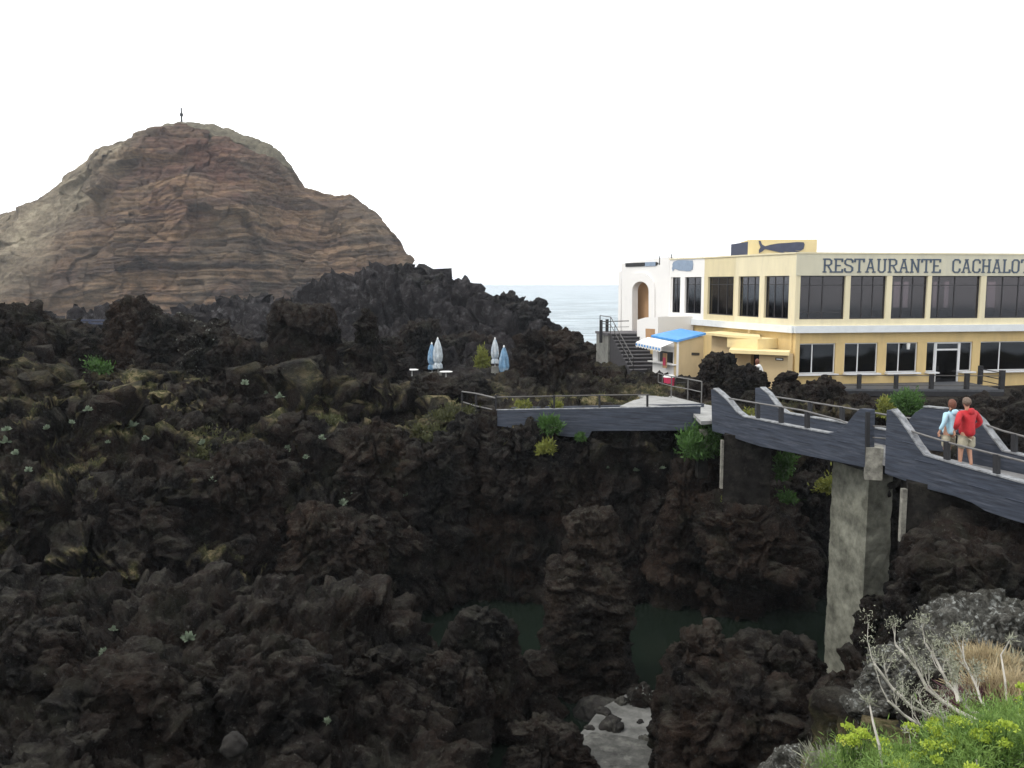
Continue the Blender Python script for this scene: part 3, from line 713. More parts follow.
# inside: floors, roof and a back wall with windows that let the sky through
BK = 11.0
nfr = Vector((-(FE.y - C0.y), FE.x - C0.x, 0)).normalized()
bl = Vector((C2.x, C2.y, 0)) + Vector((1.5, .5, 0)); 
def inner(pt, k): return pt + nfr * k
ft = [Vector((p.x, p.y, 0)) for p in (C0, FE)]
plan = [ft[0] + nfr * .3 + Vector((.3, 0, 0)), ft[1] + nfr * .3, ft[1] + nfr * BK, Vector((C2.x + 1.2, ft[1].y + nfr.y * BK - .7, 0)), Vector((C2.x + .6, C2.y, 0)), Vector((C1.x + .5, C1.y, 0))]
m = MB()
for z in (zr - .35, ztb + .02, zg): m.poly([(p.x, p.y, z) for p in plan], (0, 0, .22))
m.build('floor_slab', M['interior'], root)
A = plan[3]; B = plan[2]
m = MB(); m.hexa(A, B, .2, zg, zwb + .2, 0); m.hexa(A, B, .2, zwt - .25, zr, 0)
last = A
for a, b in ((893.5, 901), (903, 909.5), (933, 938), (944, 950), (987, 1001), (1003, 1012), (865, 869)):
    pa = onplane(a, 295, V2(A), V2(B)); pb = onplane(b, 295, V2(A), V2(B)); pa.z = pb.z = 0
    if pa.x < last.x: continue
    m.hexa(last, pa, .2, zwb + .2, zwt - .25, 0); last = pb
m.hexa(last, B, .2, zwb + .2, zwt - .25, 0)
m.build('back_wall', M['interior'], root)
MB().hexa(plan[1], plan[2], .25, zg, zr).build('end_wall', M['cream'], root)
MB().hexa(plan[3], Vector((C3.x, C3.y, 0)), .25, zg, zr).build('rear_wall', M['white'], root)
# a few tables and blinds seen through the glass read as dark shapes
m = MB()
for k in range(9):
    c = C0 + (FE - C0) * (.08 + k * .1) + nfr * 1.6; m.box((c.x - .45, c.y - .4, ztt + .62), (c.x + .45, c.y + .4, ztt + .68)); m.box((c.x - .05, c.y - .05, ztt + .02), (c.x + .05, c.y + .05, ztt + .62))
m.build('dining_table', M['interior'], root)
# lettering, drawn stroke by stroke with slab serifs
GL = {
 'R': (.72, [((.14, 0), (.14, 1)), ((.14, 1), (.48, 1), (.62, .88), (.62, .64), (.48, .52), (.14, .52)), ((.36, .52), (.66, 0))], [(.0, .28, 0), (.0, .2, 1), (.52, .78, 0)]),
 'E': (.66, [((.14, 0), (.14, 1)), ((.02, 1), (.60, 1), (.60, .82)), ((.02, 0), (.62, 0), (.62, .18)), ((.14, .5), (.46, .5))], []),
 'S': (.66, [((.60, .76), (.60, .90), (.48, 1), (.18, 1), (.06, .88), (.06, .66), (.18, .56), (.48, .46), (.60, .34), (.60, .12), (.48, 0), (.16, 0), (.05, .10), (.05, .26))], []),
 'T': (.70, [((.35, 0), (.35, 1)), ((.02, .80), (.02, 1), (.68, 1), (.68, .80))], [(.2, .5, 0)]),
 'A': (.76, [((.12, 0), (.36, 1)), ((.40, 1), (.64, 0)), ((.2, .34), (.56, .34))], [(.0, .26, 0), (.52, .78, 0), (.24, .52, 1)]),
 'U': (.72, [((.13, 1), (.13, .14), (.25, 0), (.47, 0), (.59, .14), (.59, 1))], [(.0, .26, 1), (.46, .72, 1)]),
 'N': (.76, [((.13, 0), (.13, 1), (.61, 0), (.61, 1))], [(.0, .26, 0), (.0, .2, 1), (.48, .74, 1)]),
 'C': (.66, [((.60, .74), (.60, .88), (.48, 1), (.20, 1), (.07, .86), (.07, .14), (.20, 0), (.48, 0), (.60, .12), (.60, .26))], []),
 'H': (.76, [((.13, 0), (.13, 1)), ((.61, 0), (.61, 1)), ((.13, .5), (.61, .5))], [(.0, .26, 0), (.0, .26, 1), (.48, .74, 0), (.48, .74, 1)]),
 'L': (.62, [((.14, 1), (.14, 0), (.58, 0), (.58, .2))], [(.0, .28, 1), (.0, .14, 0)]),
 'O': (.70, [((.20, 0), (.07, .14), (.07, .86), (.20, 1), (.46, 1), (.59, .86), (.59, .14), (.46, 0), (.20, 0))], []),
}
dF = (FE - C0); dF.z = 0; dF.normalize()
def write(word, pxa, pxb, z0, z1, n_vis=None):
    """put WORD on the parapet between two pixel columns"""
    A = onplane(pxa, 265, V2(C0), V2(FE)); B = onplane(pxb, 265, V2(C0), V2(FE)); Lw = ((B - A).xy).length
    tot = sum(GL[c][0] for c in word) + .10 * (len(word) - 1); sx = Lw / tot; hz = z1 - z0
    m = MB(); x = 0; st = .105 * hz
    def P(u, v): q = A + dF * ((x + u) * sx); return Vector((q.x, q.y, z0 + st / 2 + v * (hz - st)))
    nb = -nfr * .045
    for c in word:
        w, strokes, ser = GL[c]; jit = 0
        for s in strokes:
            for i in range(len(s) - 1):
                a = P(*s[i]); b = P(*s[i + 1]); jit += 1; d = (b - a); L = d.length
                if L < 1e-4: continue
                d /= L; nrm = d.cross(nfr).normalized(); hw = st * (.62 if abs(s[i][0] - s[i + 1][0]) < .05 else .48)
                a2 = a - d * hw * .6; b2 = b + d * hw * .6; o_ = nb - nfr * .0015 * (jit % 5)
                m.poly([a2 + nrm * hw + o_, b2 + nrm * hw + o_, b2 - nrm * hw + o_, a2 - nrm * hw + o_], nfr * .03)
        for (u0, u1, v) in ser:
            jit += 1; o_ = nb - nfr * .0015 * (5 + jit % 4); a = P(u0, v); b = P(u1, v); up = Vector((0, 0, st * .42))
            m.poly([a - up + o_, b - up + o_, b + up + o_, a + up + o_], nfr * .03)
        x += w + .10
    return m.build('lettering', M['letters'], root)
zt0, zt1 = Z(272.6), Z(258.2)
write('RESTAURANTE', 822.5, 940.5, zt0, zt1)
write('CACHALOTE', 952, 1038.5, zt0, zt1)
# rooftop box with the painted whale
RA = W(748, 245, 46.0); RB = W(817, 245, 45.6); zb1 = W(780, 239.6, 45.8).z
rb = MB().hexa(RA, RB, 3.0, zr - .1, zb1).build('rooftop_box', M['yellow_pale'], root)
RC = W(731, 245, 49.0)
MB().hexa(RC, RA, .3, zr - .1, W(740, 243, 47.5).z, .003).build('rooftop_panel', M['navy'], root)
def on(A, B, pts, off, thick, name, mat, par, holes=None):
    n = Vector((-(B.y - A.y), B.x - A.x, 0)).normalized(); P = [onplane(x, y, V2(A), V2(B)) - n * off for x, y in pts]
    return MB().poly(P, n * thick).build(name, mat, par)
on(RA, RB, [(758.5, 240.6), (760.5, 240.8), (762, 244.5), (765, 246.2), (770, 244.8), (778, 243.4), (788, 242.8), (797, 242.0), (803.5, 242.2), (804.6, 244.5), (803.5, 249), (800.5, 250.8), (794, 250.2), (799, 251.4), (801, 252.4), (797, 252.2), (790, 252.0), (783, 251.8), (786, 253.0), (781, 252.6), (777, 251.8), (769, 250.0), (765, 249.2), (762, 251.6), (759.0, 253.2), (758.8, 250), (760.5, 247.2), (759.2, 244)], .03, .025, 'whale_emblem', M['whale'], rb)
on(C3, C2, [(672.6, 264.5), (674, 261.6), (678, 260.2), (684, 260.0), (692.8, 260.4), (693.4, 264), (692.8, 269.6), (690, 270.2), (691.5, 271), (687, 271.2), (684, 270.6), (679, 270.4), (675, 268.6), (673, 271.2), (672.2, 268.2), (673, 266.2)], .03, .025, 'whale_emblem', M['whale_pale'], root)
for a, b in ((672, 669),): pass
# ---- arch block
A1 = W(621, 300, 57.5); A2 = W(668, 300, 53.2)
def arch_pts(cx, hw, ytop, ybot, n=10):
    r = hw; P = [(cx - hw, ybot)]
    for k in range(n + 1):
        a = math.pi - math.pi * k / n; P.append((cx + hw * math.cos(a), ytop + r * 1.15 - r * 1.15 * math.sin(a)))
    return P + [(cx + hw, ybot)]
ap = arch_pts(641.5, 8.2, 281.5, 332)
outl = [(621.5, 334), (621.5, 263.5), (669, 256.8), (669.5, 334)] 
on(A1, A2, [outl[0], outl[1], outl[2], outl[3]] + list(reversed(ap)), 0, .35, 'arch_wall', M['white'], root)
ap2 = arch_pts(642, 13.5, 272.5, 331)
on(A1, A2, ap2[:] + list(reversed(arch_pts(641.5, 8.3, 281.4, 331.2))), .09, .085, 'arch_surround', M['white'], root)
nA = Vector((-(A2.y - A1.y), A2.x - A1.x, 0)).normalized()
a = onplane(628, 300, V2(A1), V2(A2)) + nA * .75; b = onplane(662, 300, V2(A1), V2(A2)) + nA * .75
MB().hexa(a, b, .2, W(640, 340, 56).z, zr).build('arch_back_wall', M['arch'], root)
zab = W(640, 332, 55.5).z
MB().poly([(A1.x, A1.y, zab - .2), (A2.x, A2.y, zab - .2), (A2.x + nA.x * 2.4, A2.y + nA.y * 2.4, zab - .2), (A1.x + nA.x * 2.4, A1.y + nA.y * 2.4, zab - .2)], (0, 0, .2)).build('arch_floor', M['step'], root)
on(A1, A2, [(626, 263.2), (645, 262.4), (645, 266.2), (626, 266.8)], .05, .04, 'sign_board', M['black'], root)
on(A1, A2, [(645.6, 262.2), (656, 261.9), (656, 265.8), (645.6, 266.2)], .052, .04, 'sign_board', M['whale_pale'], root)
on(A1, A2, [(656.4, 261.8), (659, 263), (656.4, 265.7)], .05, .04, 'sign_board', M['black'], root)
MB().hexa(A1, A1 + nA * 6, .3, zg, zr - .6).build('end_wall', M['white'], root)
on(A1, A2, [(621.5, 334.2), (669.5, 334.2), (669.5, 372), (621.5, 368)], 0, .35, 'foundation_wall', M['white'], root)
for x, y in ((660.5, 258), (672.5, 256)):
    q = W(x, y, 52.5); MB().tube([(q.x, q.y + .3, q.z - .4), (q.x, q.y + .3, q.z + .12)], .03, 6).build('roof_post', M['black'], root)
# low white block beside the stairs with a small brown opening
S1 = W(636.5, 340, 51.6); S2 = W(658, 340, 49.6)
zst = W(640, 318, 51).z
bw = on(S1, S2, [(637, 360), (637, 320), (645, 317.5), (658, 316.8), (658, 374), (647, 372)], 0, 2.4, 'stair_block', M['white'], root)
on(S1, S2, [(645.6, 328.6), (655, 329), (655, 340.6), (648, 341), (645.8, 338)], .012, .01, 'hatch', M['arch'], bw)
on(S1, S2, [(645.6, 345), (654, 346), (656, 358), (652, 360), (646, 352)], .012, .01, 'hatch', M['yellow'], bw)
# ---- annexes
def box_part(A, B, dep, z0, z1, name, mat, off=0): return MB().hexa(A, B, dep, z0, z1, off).build(name, mat, root)
E1 = W(727, 345, 44.3); E2 = W(757.5, 345, 42.6); zE = W(740, 338.3, 43.3).z
box_part(E1, E2, 2.6, W(740, 348.5, 43.3).z, zE, 'annex_wall', M['yellow_pale'])
E0 = W(703, 345, 46.6)
MB().poly([(E0.x, E0.y, zE), (E1.x - .05, E1.y - .1, zE), (E2.x + .1, E2.y - .1, zE), (C0.x - .9, C0.y + 2.6, zE), (C1.x, C1.y, zE), (E0.x + 1.6, E0.y + 1.5, zE)], (0, 0, .12)).build('annex_roof', M['yellow_pale'], root)
box_part(E0, E1, .2, zg, zE, 'annex_wall', M['tan'], .5)
E3 = W(729, 352, 42.4); E4 = W(789, 352, 40.9); zE2 = W(760, 354.5, 41.6).z
MB().poly([(E3.x, E3.y, zE2), (E4.x, E4.y, zE2), (C0.x - .1, C0.y + .1, zE2), (E2.x + .5, E2.y + .5, zE2), (E1.x + .2, E1.y, zE2)], (0, 0, .16)).build('annex_roof', M['yellow_pale'], root)
E5 = W(759, 360, 42.0); E6 = W(788, 360, 41.3)
box_part(E5, E6, 1.0, zg, zE2, 'annex_wall', M['tan'])
box_part(W(731, 360, 43.2), W(748, 360, 42.6), .3, zg, zE2, 'annex_wall', M['tan'], .3)
box_part(W(748, 360, 43.2), W(759, 360, 42.8), .1, zg, zE2, 'dark_doorway', M['black'], .5)  # black panel paints the darkness inside the doorway
on(E5, E6, [(775.5, 357.6), (783.5, 358.0), (783.5, 360.6), (775.5, 360.2)], .03, .025, 'sign_plate', M['black'], root)
on(E5, E6, [(776.5, 358.4), (782.5, 358.8), (782.5, 360.0), (776.5, 359.6)], .036, .005, 'sign_face', M['trimw'], root)
# ---- terrace
zd = W(900, 389.5, 40.3).z
TA = W(822, 389, 40.6); TB = W(1004, 389, 40.2); TC = W(990, 385, 42.2)
tr = thing('terrace_deck', (TA.x, TA.y, zd - .5), 'long dark terrace deck along the front of the restaurant', 'terrace')
MB().poly([(TA.x, TA.y, zd - .10), (TB.x, TB.y, zd - .10), (TB.x, 44.4, zd - .10), (C0.x - .4, 44.4, zd - .10), (C0.x - .4, TA.y + .5, zd - .10)], (0, 0, .10)).build('boards', M['wetwood'], tr)
MB().hexa(TA, TB, .15, zd - .32, zd - .104, .02).build('fascia', M['darkwood'], tr)
tl = thing('terrace_railing', (TA.x, TA.y, zd), 'dark post and wire railing along the restaurant terrace', 'railing')
for x, w_, h_ in ((824, .11, .62), (860, .16, .66), (897, .16, .66), (932.5, .17, .68), (968, .18, .72), (1003.2, .2, .88)):
    q = onplane(x, 388, V2(TA), V2(TB)); MB().box((q.x - w_ / 2, q.y + .05, zd - .2), (q.x + w_ / 2, q.y + .05 + w_, zd + h_)).build('post', M['darkwood'], tl)
q2 = W(981, 380, 42.3); MB().box((q2.x - .09, q2.y, zd), (q2.x + .09, q2.y + .18, zd + .9)).build('post', M['darkwood'], tl)
qa = onplane(824, 388, V2(TA), V2(TB)); qb = onplane(1003, 388, V2(TA), V2(TB))
for h in (.16, .62):
    MB().tube([(qa.x, qa.y + .12, zd + h), (qb.x, qb.y + .12, zd + h)], .022, 6).build('wire', M['rail'], tl)
for h in (.2, .45, .75): MB().tube([(qb.x, qb.y + .12, zd + h), (q2.x, q2.y, zd + h)], .022, 6).build('wire', M['black'], tl)
# wall lamp by the lower window
q = onplane(908.5, 346, V2(C0), V2(FE)); lp = thing('wall_lamp', (q.x, q.y - .02, q.z), 'small white lamp on the yellow wall above a lower window', 'lamp')
MB().tube([(q.x, q.y + .02, q.z - .16), (q.x, q.y + .02, q.z + .12)], [.07, .09], 8).build('shade', M['plastic_w'], lp)
MB().box((q.x - .03, q.y + .02, q.z), (q.x + .03, q.y + .26, q.z + .05)).build('bracket', M['black'], lp)

# ------------------------------------------------------------------ kiosk
K0 = W(676, 380, 40.6); K1 = W(652.5, 370, 42.6); K2 = W(703, 370, 43.6); zk0 = -5.15; zk1 = W(676, 345.5, 40.6).z
kz = thing('kiosk', (K0.x, K0.y, zk0), 'small kiosk with a bright blue roof and white service front beside the stairs', 'kiosk')
MB().hexa(K0, K2, .12, zk0, zk1 + .25).build('side_wall', M['tan'], kz)
d = (K0 - K1); d.z = 0; L = d.length; d.normalize()
a_ = K1 + d * L * .22; b_ = K1 + d * L * .86; zs0, zs1 = W(665, 362.5, 41.5).z, W(665, 351.5, 41.5).z
MB().hexa(K1, K0, .12, zk0, zs0).hexa(K1, a_, .12, zs0, zs1).hexa(b_, K0, .12, zs0, zs1).hexa(K1, K0, .12, zs1, zk1 + .2).build('service_front', M['white'], kz)
K3 = K1 + K2 - K0
MB().hexa(K2, K3, .12, zk0, zk1 + .2).build('back_wall', M['tan'], kz)
MB().hexa(K1 + Vector((.3, .9, 0)), K0 + Vector((.3, .9, 0)), .05, zk0, zk1 + .1).build('inner_panel', M['black'], kz)
MB().hexa(K1 - d * .1, K0 + d * .05, .2, zs0 - .05, zs0 + .0, -.22).build('counter', M['white'], kz)
def up(v, z): return (v.x, v.y, z)
u = (K2 - K0); u.z = 0; u.normalize()
MB().poly([up(K0 + d * .12 - u * .10, zk1 + .16), up(K2 + d * .12 + u * .1, zk1 + .32), up(K3 - d * .1 + u * .1, zk1 + .42), up(K1 - d * .12 - u * .1, zk1 + .26)], (0, 0, .10)).build('roof', M['blueroof'], kz)
m = MB(); n_ = Vector((-d.y, d.x, 0)) * -1
for k in range(9):
    s0 = K1 + d * (L * (k / 9) * 1.1 - .15); s1 = K1 + d * (L * ((k + .94) / 9) * 1.1 - .15)
    zA = zk1 + .16 + .10 * (1 - k / 9)
    m.add([up(s0 + n_ * .2, zA), up(s1 + n_ * .2, zA), up(s1 + n_ * .85, zA - .22), up(s0 + n_ * .85, zA - .22), up(s1 + n_ * .86, zA - .40), up((s0 + s1) / 2 + n_ * .86, zA - .46), up(s0 + n_ * .86, zA - .40)], [(0, 1, 2, 3), (3, 2, 4, 5, 6)])
aw = m.build('awning', M['white'], kz)
sm = aw.modifiers.new('thick', 'SOLIDIFY'); sm.thickness = .02
m = MB()
for k in range(9):
    s0 = K1 + d * (L * ((k + .25) / 9) * 1.1 - .15) + n_ * .885; s1 = K1 + d * (L * ((k + .7) / 9) * 1.1 - .15) + n_ * .885; zA = zk1 + .16 + .10 * (1 - k / 9)
    m.poly([up(s0, zA - .27), up(s1, zA - .27), up(s1, zA - .37), up(s0, zA - .37)], (0, .01, 0))
m.build('awning_motif', M['blueroof'], aw)
q0 = K1 + d * L * .62 + n_ * .24; q1 = K1 + d * L * .78 + n_ * .24
po = thing('menu_board', (q0.x, q0.y, zs0 - .25), 'small reddish picture board hanging at the service window of the blue-roofed kiosk', 'board')
MB().hexa(q0, q1, .03, zs0 - .22, zs1 - .05).build('panel', M['arch'], po); MB().hexa(q0 + d * .06 + n_ * .02, q1 - d * .06 + n_ * .02, .01, zs0 - .1, zs1 - .25).build('picture', M['pink'], po)
e0 = onplane(691.5, 352.5, V2(K0), V2(K2)); e1 = onplane(699, 352.8, V2(K0), V2(K2))
nk = Vector((u.y, -u.x, 0))
MB().poly([e0 + nk * .03, e1 + nk * .03, e1 + nk * .03 + Vector((0, 0, -.13)), e0 + nk * .03 + Vector((0, 0, -.13))], nk * -.025).build('sign_plate', M['black'], kz)
# ------------------------------------------------------------------ stairs
st = thing('stairs', (6.9, 47.5, -5.2), 'dark open stairs climbing to the white arch on the left of the restaurant', 'stairs')
ns = 12; top = Vector((6.55, 51.9, W(622, 333, 52).z)); bot = Vector((7.35, 47.6, -4.95)); sd = (top - bot); sd.z = 0; Ls = sd.length; sd.normalize(); sr = Vector((sd.y, -sd.x, 0))
tre = MB(); ris = MB(); hs = (top.z - bot.z) / ns; rs = Ls / ns
for k in range(ns):
    a = bot + sd * rs * k; zt_ = bot.z + hs * (k + 1)
    A_ = a - sr * .85; B_ = a + sr * .85
    ris.poly([up(A_, bot.z - .6), up(B_, bot.z - .6), up(B_, zt_ - .05), up(A_, zt_ - .05)], sd * (rs - .003))
    tre.poly([up(A_ - sd * .04, zt_ - .05), up(B_ - sd * .04, zt_ - .05), up(B_ - sd * .04, zt_), up(A_ - sd * .04, zt_)], sd * (rs + .03))
ris.build('riser_block', M['riser'], st); tre.build('step', M['step'], st)
ld = MB().poly([up(top - sr * 1.0, top.z - .14), up(top + sr * 1.3, top.z - .14), up(top + sr * 1.3 + sd * 2.6, top.z - .14), up(top - sr * 1.0 + sd * 2.6, top.z - .14)], (0, 0, .14)).build('landing', M['step'], st)
MB().poly([up(top - sr * .95, top.z - 3), up(top + sr * 1.2, top.z - 3), up(top + sr * 1.2 + sd * 2.5, top.z - 3), up(top - sr * .95 + sd * 2.5, top.z - 3)], (0, 0, 2.85)).build('landing_base', M['concrete'], st)
rl = thing('stair_railing', up(bot - sr * .85, bot.z), 'dark handrail with thin posts down the left side of the stairs', 'railing')
a = up(bot - sr * .82 + sd * .1, bot.z + 1.0); b = up(top - sr * .82, top.z + .95); c = up(top - sr * .82 + sd * 2.2, top.z + .95); e = up(top + sr * .1 + sd * 2.3, top.z + .95)
MB().tube([a, b, c], .028, 6).build('handrail', M['rail'], rl); 
low = lambda v: (v[0], v[1], v[2] - .45)
MB().tube([low(a), low(b), low(c)], .02, 6).build('midrail', M['rail'], rl)
for k in range(6):
    f = k / 5; p0 = Vector(a).lerp(Vector(b), f); MB().tube([p0, p0 - Vector((0, 0, .98))], .022, 6).build('post', M['black'], rl)
q = Vector(c); MB().tube([q, q - Vector((0, 0, .95))], .03, 6).build('post', M['black'], rl)
rl2 = thing('stair_railing', up(top - sr * .9, top.z), 'short black gate-like railing at the top of the stairs by the sea', 'railing')
g0 = W(601, 335, 52.4); g1 = W(607, 335, 53.4)
for g in (g0, g1): MB().box((g.x - .09, g.y, top.z - .6), (g.x + .09, g.y + .1, top.z + .75)).build('post', M['black'], rl2)
MB().beam((g0.x, g0.y + .05, top.z + .65), (g1.x + 1.3, g1.y, top.z + .65), .05, .05).beam((g0.x, g0.y + .05, top.z + .3), (g1.x + 1.3, g1.y, top.z + .3), .03, .03).build('rails', M['rail'], rl2)

# ------------------------------------------------------------------ bridge
def pt(x, y, z): return Vector((x, y, z))
B0 = (6.5, 28.7); B1 = (10.8, 18.7)
bdir = Vector((4.3, -10, 0)).normalized(); bn = Vector((10, 4.3, 0)).normalized()   # bn points to the far side
G0 = (B0[0] + bn.x * 1.9, B0[1] + bn.y * 1.9); G1 = (B1[0] + bn.x * 1.9, B1[1] + bn.y * 1.9)
br = thing('footbridge', (6.5, 28.7, -5), 'slate blue footbridge on two piers with curved board parapets crossing the channel', 'bridge')
def plate(P0, P1, pts, thick, name, mat, par, shift=0.0):
    P = [onplane(x, y, P0, P1) + bn * shift for x, y in pts]
    return MB().poly(P, bn * thick).build(name, mat, par, bevel=.012)
nearA = [(711, 389.5), (714, 389.2), (719, 393), (728, 401), (737, 412), (744, 417.2), (760, 420.2), (790, 426.4), (828, 433.6), (836, 431.5), (846, 424.5), (855, 413), (860, 408.6), (870.5, 409.4), (869.5, 468.5), (845, 463.5), (800, 454.5), (760, 446.5), (735, 438.5), (722, 433.8), (712, 431)]
nearB = [(886.5, 410.0), (892, 410.4), (899, 418), (908, 431), (918, 446.5), (925, 455.6), (945, 461.5), (970, 468.6), (1000, 477), (1030, 485.5), (1070, 497), (1120, 511), (1120, 556), (1070, 541), (1030, 525.6), (1008, 519), (985, 511), (972, 503), (955, 496.5), (940, 492.5), (925, 488.5), (905, 481), (884.5, 473.5)]
farA = [(755, 388.0), (761, 388), (768, 394), (779, 408.5), (786, 413.5), (810, 417.5), (850, 424.5), (895, 432), (905, 424), (915, 412.5), (924, 407.2), (944, 409.2), (944, 452), (900, 447), (850, 440), (800, 431), (755, 420)]
farB = [(957, 409.5), (970, 412), (980, 421), (994, 440), (1003, 451.5), (1030, 458), (1070, 466.5), (1130, 479), (1130, 512), (1070, 496), (1003, 478), (957, 463)]
pA = plate(B0, B1, nearA, .16, 'parapet', M['paint'], br); pB = plate(B0, B1, nearB, .16, 'parapet', M['paint'], br)
qA = plate(G0, G1, farA, .16, 'parapet', M['paint'], br); qB = plate(G0, G1, farB, .16, 'parapet', M['paint'], br)
def cap(P0, P1, pts, par, sh=-.03, w=.22):
    P = [onplane(x, y, P0, P1) + bn * (sh + w / 2) for x, y in pts]; m = MB()
    for a, b in zip(P[:-1], P[1:]):
        d = (b - a).normalized(); m.beam(a - d * .012 + Vector((0, 0, .018)), b + d * .012 + Vector((0, 0, .018)), w, .034)
    return m.build('coping', M['cap'], par)
cap(B0, B1, nearA[1:9], pA); cap(B0, B1, nearB[1:12], pB); cap(G0, G1, farA[1:8], qA); cap(G0, G1, [farA[10], farA[11]], qA); cap(G0, G1, farB[1:8], qB)
# raised strakes: the long boards
def strakes(P0, P1, rows, par, sh=-.012):
    m = MB()
    for (x0, y0, x1, y1) in rows:
        a = onplane(x0, y0, P0, P1) + bn * sh; b = onplane(x1, y1, P0, P1) + bn * sh; m.beam(a, b, .02, .005)
    m.build('board_seam', M['seam'], par)
strakes(B0, B1, [(748, 426, 772, 430), (792, 439.5, 812, 443.5), (724, 415, 742, 419), (836, 440, 846, 442)], pA)
strakes(B0, B1, [(903, 441, 925, 447), (915, 459, 935, 464), (1004, 497, 1030, 504), (940, 480, 952, 483.5), (968, 484, 990, 490)], pB)
# deck
def bp(s, o, z): q = pt(B0[0], B0[1], 0) + bdir * s + bn * o; return Vector((q.x, q.y, z))
zdk = -4.46
m = MB(); LB = 13.6
m.poly([bp(-.3, .18, zdk), bp(LB, .18, zdk), bp(LB, 1.88, zdk), bp(-.3, 1.88, zdk)], (0, 0, -.14)); m.build('deck', M['deckc'], br)
m = MB()
for o in (.35, 1.5): m.beam(bp(0, o + .1, zdk - .28), bp(LB, o + .1, zdk - .28), .18, .26)
m.build('girder', M['darkwood'], br)
# handrails
def railing(P0, P1, hand, posts, label, sh=.08, mid=None, ht=None):
    r = thing('bridge_railing', onplane(*hand[0], P0, P1), label, 'railing')
    P = [onplane(x, y, P0, P1) + bn * sh for x, y in hand]; m = MB().tube(P, .026, 8); m.build('handrail', M['railw'], r)
    if mid: MB().tube([onplane(x, y, P0, P1) + bn * sh for x, y in mid], .016, 6).build('midrail', M['rail'], r)
    for x0, y0, y1 in posts:
        a = onplane(x0, y0, P0, P1) + bn * sh; b = onplane(x0, y1, P0, P1) + bn * sh
        MB().beam(a, b, .10, .12).build('post', M['darkwood'], r)
    return r
railing(B0, B1, [(727, 398.5), (750, 402.5), (800, 410.5), (838, 420.5), (846, 424)], [(756, 403.5, 418.5), (779, 407, 423), (805, 412, 428.5)], 'handrail on three posts over the far span of the footbridge', mid=None)
railing(B0, B1, [(903, 429.5), (925, 436.5), (950, 444), (1000, 456.5), (1030, 464), (1100, 482)], [(944.5, 441.5, 460.5), (994, 454.5, 474), (1046, 468, 488)], 'handrail on dark posts over the near span in front of the couple')
railing(G0, G1, [(774, 397), (800, 401), (850, 409), (893, 416.5), (912, 419)], [(808, 402, 416), (840, 407, 422), (868, 411, 426)], 'thin pale handrail behind the far span of the footbridge')
railing(G0, G1, [(982, 424.5), (1000, 431), (1030, 439), (1100, 456)], [(1012, 434, 452), (1050, 444, 461)], 'thin pale handrail rising to the right behind the couple')
r = thing('bridge_railing', onplane(876, 440, B0, B1), 'low black rails closing the gap between the two bridge spans', 'railing')
for y0, y1 in ((426, 427.5), (437.5, 439.5)):
    MB().tube([onplane(866, y0, B0, B1) + bn * .1, onplane(892, y1, B0, B1) + bn * .1], .02, 6).build('rail', M['railw'], r)
MB().beam(onplane(868.6, 412, B0, B1) - bn * .03, onplane(868.0, 466, B0, B1) - bn * .03, .09, .09).build('post', M['black'], r)
# pier 2 (tall, rubble and render) and its cap stone
def blocky(name, cx, cy, z0, z1, hw, hd, rot, mat, par, seed, amp=.35, e=9, sub=6, block=.5, warp=.05, taper=.02):
    P, f = rock_arrays(0, 0, z0, z1, hw, hd, e=e, sub=sub, seed=seed, taper=taper, block=block, amp=amp, warp=warp)
    c, s = math.cos(rot), math.sin(rot); Q = P.copy(); Q[:, 0] = cx + P[:, 0] * c - P[:, 1] * s; Q[:, 1] = cy + P[:, 0] * s + P[:, 1] * c
    return link(name, mesh_np(name, Q - np.array(ORG[par][:], np.float32), f), mat, par)
M['pier'] = plain('lichened_pier_render', (.21, .21, .17), .95, .5, 2.2, .02, spec=.1, dirt=((.07, .068, .055), .6))
M['pier_dark'] = plain('dark_rubble_masonry', (.016, .0145, .013), .95, .6, 3, .05, spec=.1, dirt=((.09, .085, .07), .35))
M['pale_edge'] = plain('pale_concrete_lit_edge', (.27, .26, .22), .9, .5, 5, .02, dirt=((.07, .065, .06), .7))  # pale concrete, also used to paint the lit edge of the first pier
